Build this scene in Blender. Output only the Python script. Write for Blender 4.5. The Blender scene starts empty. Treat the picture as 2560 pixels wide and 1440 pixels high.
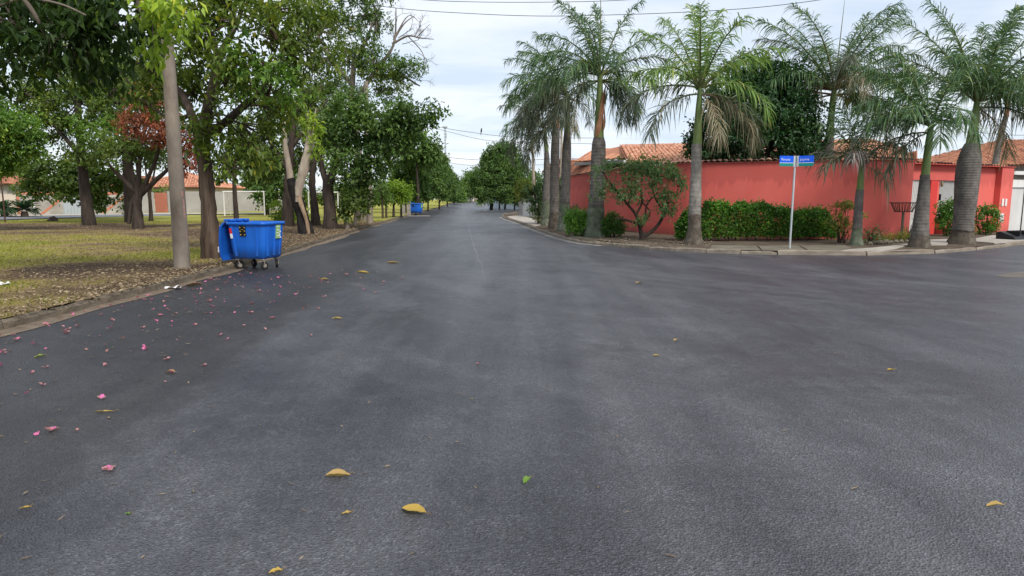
import bpy, math, random
import numpy as np
from mathutils import Vector, Matrix

# ------------------------------------------------------------------ camera
SC = bpy.context.scene
COL = SC.collection
FPX = 1650.0                       # focal length in pixels of a 2560 wide frame
PITCH = math.atan((720 - 498) / FPX)
EYE = 1.6
cam_d = bpy.data.cameras.new('camera')
cam_d.sensor_width = 36.0
cam_d.lens = 36.0 * FPX / 2560.0
cam_d.clip_start = 0.05
cam_d.clip_end = 4000.0
cam = bpy.data.objects.new('camera', cam_d)
COL.objects.link(cam)
cam.location = (0, 0, EYE)
cam.rotation_euler = (math.pi / 2 - PITCH, 0, 0)
SC.camera = cam

# ------------------------------------------------------------------ sky, sun, exposure
SUN_EL, SUN_AZ = math.radians(45), math.radians(148)      # azimuth clockwise from +Y: right, behind the camera
world = bpy.data.worlds.new('World')
SC.world = world
world.use_nodes = True
wt = world.node_tree
for n in list(wt.nodes): wt.nodes.remove(n)
def wn(t): return wt.nodes.new(t)
w_out = wn('ShaderNodeOutputWorld'); w_bg = wn('ShaderNodeBackground')
w_sky = wn('ShaderNodeTexSky'); w_sky.sky_type = 'NISHITA'; w_sky.sun_disc = False
w_sky.sun_elevation = SUN_EL; w_sky.sun_rotation = SUN_AZ
w_tc = wn('ShaderNodeTexCoord'); w_sep = wn('ShaderNodeSeparateXYZ')
wt.links.new(w_tc.outputs['Generated'], w_sep.inputs[0])
def wmath(op, a, b=None):
    m = wn('ShaderNodeMath'); m.operation = op
    for i, v in enumerate((a, b)):
        if v is None: continue
        if isinstance(v, (int, float)): m.inputs[i].default_value = v
        else: wt.links.new(v, m.inputs[i])
    return m.outputs[0]
zc = wmath('ADD', wmath('MAXIMUM', w_sep.outputs[2], 0.0), 0.12)
comb = wn('ShaderNodeCombineXYZ')
wt.links.new(wmath('DIVIDE', w_sep.outputs[0], zc), comb.inputs[0])
wt.links.new(wmath('DIVIDE', w_sep.outputs[1], zc), comb.inputs[1])
def wnoise(scale, detail, sx, sy, off):
    mp = wn('ShaderNodeMapping'); mp.inputs['Scale'].default_value = (sx, sy, 1); mp.inputs['Location'].default_value = off
    wt.links.new(comb.outputs[0], mp.inputs[0])
    nz = wn('ShaderNodeTexNoise'); nz.inputs['Scale'].default_value = scale; nz.inputs['Detail'].default_value = detail
    nz.inputs['Roughness'].default_value = 0.55; nz.inputs['Distortion'].default_value = 0.4
    wt.links.new(mp.outputs[0], nz.inputs[0]); return nz.outputs[0]
n1 = wnoise(1.1, 6, 0.8, 1.0, (3.1, 1.7, 0)); n2 = wnoise(3.3, 5, 0.55, 1.0, (7.0, 2.2, 0))
nmix = wmath('ADD', wmath('MULTIPLY', n1, 0.62), wmath('MULTIPLY', n2, 0.38))
ramp = wn('ShaderNodeValToRGB')
ramp.color_ramp.elements[0].position = 0.39; ramp.color_ramp.elements[0].color = (3.5, 4.0, 4.7, 1)
ramp.color_ramp.elements[1].position = 0.60; ramp.color_ramp.elements[1].color = (4.95, 5.1, 5.4, 1)
e = ramp.color_ramp.elements.new(0.50); e.color = (4.2, 4.55, 5.05, 1)
wt.links.new(nmix, ramp.inputs[0])
w_mix = wn('ShaderNodeMix'); w_mix.data_type = 'RGBA'; w_mix.inputs[0].default_value = 0.86
wt.links.new(w_sky.outputs[0], w_mix.inputs[6]); wt.links.new(ramp.outputs[0], w_mix.inputs[7])
wt.links.new(w_mix.outputs[2], w_bg.inputs[0]); w_bg.inputs[1].default_value = 0.10
wt.links.new(w_bg.outputs[0], w_out.inputs[0])

sun_d = bpy.data.lights.new('sun', 'SUN'); sun_d.energy = 1.5; sun_d.angle = math.radians(14); sun_d.color = (1.0, 0.95, 0.87)
sun = bpy.data.objects.new('sun', sun_d); COL.objects.link(sun)
to_sun = Vector((math.sin(SUN_AZ) * math.cos(SUN_EL), math.cos(SUN_AZ) * math.cos(SUN_EL), math.sin(SUN_EL)))
sun.rotation_euler = to_sun.to_track_quat('Z', 'Y').to_euler()
sun.location = (20, -20, 40)

SC.view_settings.view_transform = 'Standard'; SC.view_settings.look = 'None'
SC.view_settings.gamma = 1.0; SC.view_settings.use_curve_mapping = False
SC.view_settings.exposure = 1.05
SC.cycles.use_denoising = True
SC.cycles.max_bounces = 6; SC.cycles.diffuse_bounces = 3; SC.cycles.glossy_bounces = 3
SC.cycles.transmission_bounces = 4; SC.cycles.transparent_max_bounces = 4

# ------------------------------------------------------------------ helpers: places
CP, SP = math.cos(PITCH), math.sin(PITCH)
def gz(y):                                                  # the street climbs a little far away
    return 0.0001 * (min(max(y, 45.0), 165.0) - 45.0) ** 2
def ray(px, py):
    a, b = (px - 1280) / FPX, -(py - 720) / FPX
    return a, CP + b * SP, -SP + b * CP
def at(px, py, Y):                                          # survey point: direction seen from the eye, at depth Y
    d = ray(px, py); t = Y / d[1]
    return Vector((d[0] * t, Y, EYE + d[2] * t))
def G(px, py, h=0.0):                                       # survey point on the ground
    d = ray(px, py); lo, hi = 0.1, 3000.0
    for _ in range(70):
        m = (lo + hi) / 2
        if EYE + d[2] * m - gz(d[1] * m) - h > 0: lo = m
        else: hi = m
    return Vector((d[0] * lo, d[1] * lo, gz(d[1] * lo) + h))
RNG = np.random.default_rng(7)
random.seed(7)
TOTAL = [0]

# ------------------------------------------------------------------ helpers: meshes
class NB:
    """collects shapes; build() links them as one mesh object"""
    def __init__(s): s.v = []; s.f = []; s.t = []; s.m = []; s.sm = []; s.n = 0
    def add(s, verts, faces, tint=0.5, smooth=False, mi=0):
        verts = np.asarray(verts, dtype=np.float64).reshape(-1, 3)
        if isinstance(faces, np.ndarray): groups = [faces]
        else:
            d = {}
            for f in faces: d.setdefault(len(f), []).append(f)
            groups = [np.array(x, dtype=np.int64) for x in d.values()]
        k0 = 0
        for g in groups:
            s.f.append(g + s.n)
            if np.ndim(tint) == 0: s.t.append(np.full(len(g), float(tint)))
            else: s.t.append(np.asarray(tint)[k0:k0 + len(g)])
            k0 += len(g)
            s.sm.append(np.full(len(g), smooth)); s.m.append(np.full(len(g), mi, dtype=np.int32))
        s.v.append(verts); s.n += len(verts); return s
    def box(s, x0, x1, y0, y1, z0, z1, tint=0.5, mi=0):
        v = [(x0,y0,z0),(x1,y0,z0),(x1,y1,z0),(x0,y1,z0),(x0,y0,z1),(x1,y0,z1),(x1,y1,z1),(x0,y1,z1)]
        return s.add(v, np.array([(3,2,1,0),(4,5,6,7),(0,1,5,4),(1,2,6,5),(2,3,7,6),(3,0,4,7)]), tint, False, mi)
    def cbox(s, x0, x1, y0, y1, z0, z1, c=0.01, tint=0.5, mi=0):         # box with chamfered edges
        def ring(z, i): return [(x0+i,y0,z),(x1-i,y0,z),(x1,y0+i,z),(x1,y1-i,z),(x1-i,y1,z),(x0+i,y1,z),(x0,y1-i,z),(x0,y0+i,z)]
        def ins(z): return [(x0+c,y0+c,z),(x1-c,y0+c,z),(x1-c,y0+c,z),(x1-c,y1-c,z),(x1-c,y1-c,z),(x0+c,y1-c,z),(x0+c,y1-c,z),(x0+c,y0+c,z)]
        R = [ins(z0), ring(z0+c, c), ring(z1-c, c), ins(z1)]
        return s.loft(R, True, tint, False, mi)
    def loft(s, rings, caps=True, tint=0.5, smooth=True, mi=0, closed=True):
        k = len(rings[0]); v = np.array(rings, dtype=float).reshape(-1, 3); f = []
        for i in range(len(rings) - 1):
            for j in range(k if closed else k - 1):
                a, b = i*k + j, i*k + (j+1) % k
                f.append((a, b, b + k, a + k))
        s.add(v, np.array(f), tint, smooth, mi)
        if caps:
            n0 = s.n
            s.add(np.array(rings[0]), [tuple(range(k))[::-1]], tint, False, mi)
            s.add(np.array(rings[-1]), [tuple(range(k))], tint, False, mi)
        return s
    def prism(s, poly, z0, z1, tint=0.5, mi=0):                           # poly: (x,y) counterclockwise
        return s.loft([[(x, y, z0) for x, y in poly], [(x, y, z1) for x, y in poly]], True, tint, False, mi)
    def extr(s, poly, axis, a, b, tint=0.5, mi=0):                        # outline extruded along axis
        def p(u, w, d): return {'x': (d, u, w), 'y': (u, d, w)}[axis]
        return s.loft([[p(u, w, a) for u, w in poly], [p(u, w, b) for u, w in poly]], True, tint, False, mi)
    def lathe(s, prof, sides=16, center=(0, 0), tint=0.5, mi=0, smooth=True, wob=None):
        rings = []
        for i, (r, z) in enumerate(prof):
            cx, cy = (center if wob is None else (center[0] + wob[i][0], center[1] + wob[i][1]))
            rings.append([(cx + r*math.cos(2*math.pi*k/sides), cy + r*math.sin(2*math.pi*k/sides), z) for k in range(sides)])
        return s.loft(rings, True, tint, smooth, mi)
    def tube(s, pts, rad, sides=6, tint=0.5, mi=0, seg=None, rough=0.0, caps=True):
        P = np.array([tuple(p) for p in pts], dtype=float); R = np.array(rad, dtype=float)
        if R.ndim == 0: R = np.full(len(P), float(R))
        if seg and len(P) > 2:
            P, R = smooth_path(P, R, seg)
        elif seg and len(P) == 2:
            t = np.linspace(0, 1, seg + 1)[:, None]; P = P[0]*(1-t) + P[1]*t; R = R[0]*(1-t[:, 0]) + R[1]*t[:, 0]
        T = np.gradient(P, axis=0); T /= np.linalg.norm(T, axis=1)[:, None] + 1e-9
        ref = np.array([0.0, 1.0, 0.0]) if abs(T[0][1]) < 0.9 else np.array([1.0, 0, 0])
        u = np.cross(T, ref); u /= np.linalg.norm(u, axis=1)[:, None] + 1e-9
        w = np.cross(T, u)
        a = np.linspace(0, 2*np.pi, sides, endpoint=False)
        rr = R[:, None] * (1 + (RNG.normal(0, rough, (len(P), sides)) if rough else 0))
        V = P[:, None, :] + rr[:, :, None] * (np.cos(a)[None, :, None]*u[:, None, :] + np.sin(a)[None, :, None]*w[:, None, :])
        return s.loft(V.tolist(), caps, tint, True, mi)
    def build(s, name, mats, parent=None, loc=None, origin=None):
        V = np.concatenate(s.v)
        if origin is not None: V = V - np.array(tuple(origin))
        me = bpy.data.meshes.new(name)
        me.vertices.add(len(V)); me.vertices.foreach_set('co', V.astype(np.float32).ravel())
        tot = np.concatenate([np.full(len(f), f.shape[1], dtype=np.int32) for f in s.f])
        idx = np.concatenate([f.ravel() for f in s.f]).astype(np.int32)
        me.loops.add(len(idx)); me.loops.foreach_set('vertex_index', idx)
        me.polygons.add(len(tot))
        me.polygons.foreach_set('loop_start', np.concatenate([[0], np.cumsum(tot)[:-1]]).astype(np.int32))
        me.polygons.foreach_set('use_smooth', np.concatenate(s.sm))
        me.polygons.foreach_set('material_index', np.concatenate(s.m))
        at_ = me.attributes.new('tint', 'FLOAT', 'FACE'); at_.data.foreach_set('value', np.concatenate(s.t).astype(np.float32))
        me.update(calc_edges=True)
        for m in (mats if isinstance(mats, (list, tuple)) else [mats]): me.materials.append(m)
        TOTAL[0] += int((tot - 2).sum())
        o = bpy.data.objects.new(name, me); COL.objects.link(o)
        if parent is not None: o.parent = parent
        if loc is not None: o.location = loc
        return o
def smooth_path(P, R, seg):
    n = len(P); Q = np.vstack([2*P[0] - P[1], P, 2*P[-1] - P[-2]]); S = np.concatenate([[R[0]], R, [R[-1]]])
    out, ro = [], []
    for i in range(n - 1):
        p0, p1, p2, p3 = Q[i], Q[i+1], Q[i+2], Q[i+3]
        for t in np.linspace(0, 1, seg, endpoint=False):
            out.append(0.5*((2*p1) + (-p0+p2)*t + (2*p0-5*p1+4*p2-p3)*t*t + (-p0+3*p1-3*p2+p3)*t**3))
            ro.append(S[i+1]*(1-t) + S[i+2]*t)
    out.append(P[-1]); ro.append(R[-1])
    return np.array(out), np.array(ro)
def tag(o, label=None, cat=None, group=None, kind=None):
    if label: o['label'] = label
    if cat: o['category'] = cat
    if group: o['group'] = group
    if kind: o['kind'] = kind
    return o
def thing(name, loc, label, cat, group=None, rz=0.0, kind=None):
    o = bpy.data.objects.new(name, None); COL.objects.link(o)
    o.location = loc; o.rotation_euler = (0, 0, rz); o.empty_display_size = 0.3
    return tag(o, label, cat, group, kind)
def dup(o, parent, loc=None, rot=None):
    c = o.copy(); COL.objects.link(c); c.parent = parent
    if loc is not None: c.location = loc
    if rot is not None: c.rotation_euler = rot
    return c

# ------------------------------------------------------------------ helpers: materials
def nodes_of(name):
    m = bpy.data.materials.new(name); m.use_nodes = True
    nt = m.node_tree; b = nt.nodes['Principled BSDF']
    return m, nt, b
def nd(nt, t, **kw):
    n = nt.nodes.new(t)
    for k, v in kw.items(): setattr(n, k, v)
    return n
def noise(nt, scale, detail=4, stretch=(1, 1, 1), coord='Object', rough=0.6, rot=(0, 0, 0), off=(0, 0, 0)):
    tc = nd(nt, 'ShaderNodeTexCoord'); mp = nd(nt, 'ShaderNodeMapping')
    mp.inputs['Scale'].default_value = stretch; mp.inputs['Rotation'].default_value = rot; mp.inputs['Location'].default_value = off
    nt.links.new(tc.outputs[coord], mp.inputs[0])
    n = nd(nt, 'ShaderNodeTexNoise'); n.inputs['Scale'].default_value = scale; n.inputs['Detail'].default_value = detail
    n.inputs['Roughness'].default_value = rough
    nt.links.new(mp.outputs[0], n.inputs[0]); return n.outputs[0]
def cramp(nt, fac, stops):
    r = nd(nt, 'ShaderNodeValToRGB'); el = r.color_ramp.elements
    el[0].position, el[0].color = stops[0][0], (*stops[0][1], 1)
    el[1].position, el[1].color = stops[-1][0], (*stops[-1][1], 1)
    for p, c in stops[1:-1]:
        e = el.new(p); e.color = (*c, 1)
    nt.links.new(fac, r.inputs[0]); return r.outputs[0]
def mixc(nt, fac, a, b, mode='MIX'):
    m = nd(nt, 'ShaderNodeMix', data_type='RGBA', blend_type=mode)
    for i, v in ((0, fac), (6, a), (7, b)):
        if isinstance(v, (int, float)): m.inputs[i].default_value = v
        elif isinstance(v, tuple): m.inputs[i].default_value = (*v, 1)
        else: nt.links.new(v, m.inputs[i])
    return m.outputs[2]
def mth(nt, op, a, b=None, c=None):
    m = nd(nt, 'ShaderNodeMath', operation=op)
    for i, v in enumerate((a, b, c)):
        if v is None: continue
        if isinstance(v, (int, float)): m.inputs[i].default_value = v
        else: nt.links.new(v, m.inputs[i])
    return m.outputs[0]
def bump(nt, b, h, strength, dist=0.02):
    bp = nd(nt, 'ShaderNodeBump'); bp.inputs['Strength'].default_value = strength; bp.inputs['Distance'].default_value = dist
    nt.links.new(h, bp.inputs['Height']); nt.links.new(bp.outputs[0], b.inputs['Normal'])
def surf(name, c1, c2, scale=3.0, rough=0.8, bs=0.3, bscale=40.0, stretch=(1, 1, 1), spec=0.3, dirt=None, metal=0.0, coord='Object'):
    m, nt, b = nodes_of(name)
    n = noise(nt, scale, 5, stretch, coord)
    col = cramp(nt, n, [(0.3, c1), (0.7, c2)])
    if dirt:
        d = noise(nt, scale*0.6, 6, stretch, coord, 0.7, off=(4.2, 1.3, 2.2))
        col = mixc(nt, mth(nt, 'MULTIPLY', cramp(nt, d, [(0.5, (0, 0, 0)), (0.72, (1, 1, 1))]), dirt[1]), col, dirt[0])
    nt.links.new(col, b.inputs['Base Color'])
    b.inputs['Roughness'].default_value = rough; b.inputs['Specular IOR Level'].default_value = spec; b.inputs['Metallic'].default_value = metal
    if bs: bump(nt, b, noise(nt, bscale, 5, stretch, coord), bs)
    return m
def tintmat(name, stops, rough=0.5, trans=0.3, spec=0.35, tgain=1.35):
    m, nt, b = nodes_of(name)
    a = nd(nt, 'ShaderNodeAttribute', attribute_name='tint')
    col = cramp(nt, a.outputs['Fac'], stops)
    nt.links.new(col, b.inputs['Base Color']); b.inputs['Roughness'].default_value = rough
    b.inputs['Specular IOR Level'].default_value = spec
    if trans:
        out = nt.nodes['Material Output']; tr = nd(nt, 'ShaderNodeBsdfTranslucent'); mx = nd(nt, 'ShaderNodeMixShader')
        nt.links.new(mixc(nt, 1.0, col, (tgain, tgain*1.05, tgain*0.55), 'MULTIPLY'), tr.inputs[0])
        mx.inputs[0].default_value = trans
        nt.links.new(b.outputs[0], mx.inputs[1]); nt.links.new(tr.outputs[0], mx.inputs[2]); nt.links.new(mx.outputs[0], out.inputs[0])
    return m
def leafset(name, d, l, y, **kw):
    return tintmat(name, [(0.0, d), (0.55, tuple(0.5*(a+b) for a, b in zip(d, l))), (0.86, l), (1.0, y)], **kw)
def barkmat(name, c1, c2, scale=6, st=(1, 1, 0.22), bs=0.9, dirt=None):
    return surf(name, c1, c2, scale, 0.9, bs, scale*3, st, 0.15, dirt)

M = {}
M['leaf_deep'] = leafset('leaf_deep', (0.041, 0.076, 0.018), (0.157, 0.232, 0.038), (0.315, 0.354, 0.046))
M['leaf_near'] = leafset('leaf_near', (0.037, 0.066, 0.017), (0.183, 0.255, 0.033), (0.438, 0.402, 0.045), trans=0.38)
M['leaf_backlit'] = leafset('leaf_backlit', (0.014, 0.036, 0.010), (0.060, 0.115, 0.018), (0.20, 0.27, 0.03), trans=0.42)  # backlit gloom of the overhanging crown, put into a darker leaf colour
M['leaf_warm'] = leafset('leaf_warm', (0.058, 0.109, 0.026), (0.232, 0.304, 0.051), (0.522, 0.392, 0.043), trans=0.38)
M['leaf_fresh'] = leafset('leaf_fresh', (0.051, 0.128, 0.026), (0.189, 0.319, 0.043), (0.362, 0.434, 0.058))
M['leaf_yellow'] = leafset('leaf_yellow', (0.087, 0.174, 0.022), (0.348, 0.478, 0.043), (0.652, 0.609, 0.072), trans=0.35)
M['leaf_row'] = leafset('leaf_row', (0.045, 0.096, 0.028), (0.157, 0.259, 0.054), (0.277, 0.369, 0.062))
M['leaf_lime'] = leafset('leaf_lime', (0.052, 0.112, 0.032), (0.159, 0.260, 0.059), (0.246, 0.341, 0.076), trans=0.3)
M['leaf_rust'] = leafset('leaf_rust', (0.135, 0.050, 0.030), (0.405, 0.127, 0.067), (0.567, 0.243, 0.074))
M['leaf_dark'] = leafset('leaf_dark', (0.018, 0.050, 0.020), (0.050, 0.125, 0.036), (0.14, 0.24, 0.05), trans=0.25, rough=0.38)
M['leaf_hedge'] = leafset('leaf_hedge', (0.037, 0.106, 0.018), (0.149, 0.317, 0.038), (0.401, 0.529, 0.056), trans=0.25, rough=0.4)
M['leaf_plum'] = leafset('leaf_plum', (0.064, 0.127, 0.058), (0.183, 0.293, 0.108), (0.365, 0.293, 0.138), trans=0.25)
M['leaf_olive'] = leafset('leaf_olive', (0.102, 0.145, 0.029), (0.290, 0.319, 0.058), (0.507, 0.435, 0.102), trans=0.3)
M['frond'] = leafset('frond', (0.051, 0.104, 0.053), (0.138, 0.237, 0.090), (0.294, 0.357, 0.104), trans=0.28, rough=0.45)
M['frond_bright'] = leafset('frond_bright', (0.087, 0.162, 0.040), (0.233, 0.365, 0.081), (0.467, 0.486, 0.135), trans=0.32, rough=0.45)
M['frond_grey'] = leafset('frond_grey', (0.064, 0.084, 0.058), (0.155, 0.181, 0.116), (0.258, 0.221, 0.130), trans=0.2)
M['frond_dry'] = leafset('frond_dry', (0.20, 0.17, 0.10), (0.38, 0.33, 0.22), (0.50, 0.44, 0.30), trans=0.2, tgain=1.1)
M['frond_dead'] = leafset('frond_dead', (0.138, 0.125, 0.119), (0.312, 0.288, 0.263), (0.450, 0.400, 0.350), trans=0.15, tgain=1.0)
M['rachis'] = surf('rachis', (0.10, 0.13, 0.04), (0.17, 0.17, 0.07), 4, 0.5, 0.1)
M['rachis_dry'] = surf('rachis_dry', (0.12, 0.08, 0.05), (0.22, 0.16, 0.10), 4, 0.7, 0.1)
M['bark_dark'] = barkmat('bark_dark', (0.028, 0.021, 0.018), (0.085, 0.065, 0.052))
M['bark_brown'] = barkmat('bark_brown', (0.028, 0.020, 0.016), (0.135, 0.090, 0.064), 8, (1, 1, 0.10), 1.0, ((0.20, 0.155, 0.12), 0.6))
M['bark_grey'] = barkmat('bark_grey', (0.11, 0.09, 0.075), (0.25, 0.21, 0.17), 5, (1, 1, 0.3), 0.6)
M['bark_pale'] = barkmat('bark_pale', (0.25, 0.20, 0.155), (0.46, 0.39, 0.31), 5, (1, 1, 0.3), 0.5, ((0.14, 0.11, 0.09), 0.5))
M['bark_burnt'] = barkmat('bark_burnt', (0.006, 0.006, 0.006), (0.035, 0.031, 0.029), 8, (1, 1, 0.3), 1.0)
M['bark_split'] = barkmat('bark_split', (0.16, 0.10, 0.06), (0.42, 0.31, 0.21), 9, (1, 1, 0.25), 0.8)
M['palm_grey'] = barkmat('palm_grey', (0.085, 0.075, 0.068), (0.185, 0.168, 0.150), 5, (1, 1, 0.7), 0.4, ((0.055, 0.05, 0.045), 0.7))
M['palm_pale'] = barkmat('palm_pale', (0.14, 0.125, 0.11), (0.30, 0.28, 0.25), 5, (1, 1, 0.7), 0.4, ((0.08, 0.075, 0.065), 0.7))
M['palm_foot'] = barkmat('palm_foot', (0.055, 0.045, 0.036), (0.14, 0.115, 0.09), 7, (1, 1, 0.8), 0.8, ((0.30, 0.29, 0.25), 0.35))
M['palm_moss'] = barkmat('palm_moss', (0.06, 0.075, 0.05), (0.17, 0.19, 0.13), 6, (1, 1, 0.8), 0.6, ((0.35, 0.36, 0.31), 0.5))
M['palm_peel'] = barkmat('palm_peel', (0.20, 0.09, 0.05), (0.42, 0.22, 0.13), 5, (1, 1, 0.35), 0.6)
M['crownshaft'] = surf('crownshaft', (0.085, 0.14, 0.035), (0.20, 0.26, 0.075), 2.2, 0.45, 0.15, 20, (3, 3, 0.4), 0.4)
M['concrete'] = surf('concrete', (0.22, 0.20, 0.18), (0.36, 0.335, 0.30), 4, 0.9, 0.5, 60, dirt=((0.13, 0.115, 0.10), 0.6))
M['pole_concrete'] = surf('pole_concrete', (0.145, 0.115, 0.090), (0.33, 0.28, 0.23), 2.2, 0.9, 0.6, 45, (1, 1, 0.5), 0.25, ((0.14, 0.11, 0.09), 0.55))
M['kerb'] = surf('kerb', (0.11, 0.088, 0.064), (0.25, 0.21, 0.16), 3, 0.92, 0.9, 30, (1, 1, 1), 0.2, ((0.10, 0.070, 0.045), 0.85))
M['kerb_right'] = surf('kerb_right', (0.17, 0.14, 0.11), (0.36, 0.31, 0.25), 2.5, 0.92, 0.8, 35, (1, 1, 1), 0.2, ((0.12, 0.08, 0.05), 0.7))
M['soil'] = surf('soil', (0.075, 0.055, 0.040), (0.15, 0.118, 0.088), 1.6, 0.95, 0.9, 25, (1, 1, 1), 0.1, ((0.20, 0.17, 0.13), 0.5))
M['pave'] = surf('pave', (0.36, 0.325, 0.28), (0.50, 0.46, 0.41), 1.2, 0.9, 0.4, 40, (1, 1, 1), 0.2, ((0.25, 0.21, 0.17), 0.6))
M['pave_old'] = surf('pave_old', (0.13, 0.115, 0.085), (0.22, 0.195, 0.15), 1.4, 0.93, 0.6, 30, (1, 1, 1), 0.2, ((0.09, 0.085, 0.05), 0.6))
def red_plaster():
    m, nt, b = nodes_of('red_wall')
    col = cramp(nt, noise(nt, 0.5, 5, (1, 1, .7)), [(.3, (0.67, 0.128, 0.104)), (.7, (0.75, 0.158, 0.130))])
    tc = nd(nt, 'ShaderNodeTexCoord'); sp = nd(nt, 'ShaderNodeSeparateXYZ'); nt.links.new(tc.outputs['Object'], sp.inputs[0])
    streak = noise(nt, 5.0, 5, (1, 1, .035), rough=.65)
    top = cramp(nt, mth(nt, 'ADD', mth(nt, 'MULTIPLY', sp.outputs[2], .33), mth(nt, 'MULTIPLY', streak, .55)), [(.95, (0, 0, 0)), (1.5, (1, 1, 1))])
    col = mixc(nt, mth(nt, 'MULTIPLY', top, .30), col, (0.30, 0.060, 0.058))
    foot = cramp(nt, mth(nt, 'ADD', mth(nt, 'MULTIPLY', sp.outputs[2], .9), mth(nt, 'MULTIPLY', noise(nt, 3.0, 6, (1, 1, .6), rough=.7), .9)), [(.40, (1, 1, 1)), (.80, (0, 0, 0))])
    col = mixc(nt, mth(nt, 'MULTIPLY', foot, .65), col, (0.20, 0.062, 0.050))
    fade = cramp(nt, noise(nt, 1.3, 6, (1, 1, .5), rough=.7, off=(3, 5, 1)), [(.55, (0, 0, 0)), (.75, (1, 1, 1))])
    col = mixc(nt, mth(nt, 'MULTIPLY', fade, .25), col, (0.72, 0.20, 0.18))
    nt.links.new(col, b.inputs['Base Color']); b.inputs['Roughness'].default_value = .8; b.inputs['Specular IOR Level'].default_value = .2
    bump(nt, b, mth(nt, 'ADD', noise(nt, 45, 4), mth(nt, 'MULTIPLY', noise(nt, 1.5, 3), 2.0)), .2, .02); return m
M['red_wall'] = red_plaster()
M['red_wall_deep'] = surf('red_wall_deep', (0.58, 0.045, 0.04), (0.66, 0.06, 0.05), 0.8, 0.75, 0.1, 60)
M['tile'] = tintmat('tile', [(0, (0.25, 0.10, 0.06)), (0.12, (0.44, 0.18, 0.105)), (0.6, (0.56, 0.26, 0.155)), (1, (0.63, 0.34, 0.22))], 0.85, 0, 0.2)
M['tile_old'] = tintmat('tile_old', [(0, (0.05, 0.035, 0.035)), (0.5, (0.15, 0.08, 0.065)), (1, (0.33, 0.19, 0.13))], 0.9, 0, 0.2)
M['tile_brown'] = tintmat('tile_brown', [(0, (0.16, 0.06, 0.04)), (0.5, (0.36, 0.15, 0.085)), (1, (0.48, 0.23, 0.14))], 0.88, 0, 0.2)
M['metal_white'] = surf('metal_white', (0.55, 0.54, 0.52), (0.68, 0.67, 0.65), 1.5, 0.5, 0.05, 40, (1, 1, 0.4), 0.4, ((0.42, 0.39, 0.35), 0.5))
M['metal_grey'] = surf('metal_grey', (0.44, 0.44, 0.43), (0.56, 0.56, 0.55), 1.5, 0.5, 0.05, 40, (1, 1, 0.4), 0.4, ((0.34, 0.32, 0.3), 0.5))
M['paint_white'] = surf('paint_white', (0.66, 0.65, 0.62), (0.78, 0.77, 0.75), 1.3, 0.7, 0.1, 40, (1, 1, 0.5), 0.3, ((0.48, 0.45, 0.40), 0.6))
M['black_metal'] = surf('black_metal', (0.012, 0.012, 0.013), (0.03, 0.03, 0.032), 8, 0.5, 0.2, 50)
M['rust_metal'] = surf('rust_metal', (0.05, 0.03, 0.022), (0.13, 0.07, 0.045), 12, 0.8, 0.4, 60)
M['galv'] = surf('galv', (0.42, 0.45, 0.47), (0.55, 0.58, 0.60), 6, 0.45, 0.05, 40, (1, 1, 0.3), 0.5, None, 0.3)

# ================================================================== THE SETTING
def vnoise(x, y, scale, seed=0):
    x = np.asarray(x, float)/scale + seed*17.31; y = np.asarray(y, float)/scale + seed*9.73
    xi, yi = np.floor(x), np.floor(y); fx, fy = x - xi, y - yi
    fx, fy = fx*fx*(3-2*fx), fy*fy*(3-2*fy)
    def h(a, b):
        s = np.sin(a*127.1 + b*311.7 + seed*74.7)*43758.5453
        return s - np.floor(s)
    return (h(xi, yi)*(1-fx) + h(xi+1, yi)*fx)*(1-fy) + (h(xi, yi+1)*(1-fx) + h(xi+1, yi+1)*fx)*fy
GZ = np.vectorize(gz)

# ---- ground under everything
ys = np.concatenate([np.linspace(-60, 40, 6), np.arange(45, 170, 5), np.array([200, 300, 500, 900, 2200])])
xs = np.array([-1500, -400, -120, -40, 0, 40, 120, 400, 1500])
X, Y = np.meshgrid(xs, ys)
nb = NB(); nx = len(xs)
F = np.array([(j*nx+i, j*nx+i+1, (j+1)*nx+i+1, (j+1)*nx+i) for j in range(len(ys)-1) for i in range(nx-1)])
nb.add(np.stack([X, Y, GZ(Y) - 0.08], -1), F)
M['ground'] = surf('ground', (0.16, 0.15, 0.06), (0.26, 0.24, 0.09), 0.05, 0.95, 0.3, 2)
tag(nb.build('ground', M['ground']), kind='structure')

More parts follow.
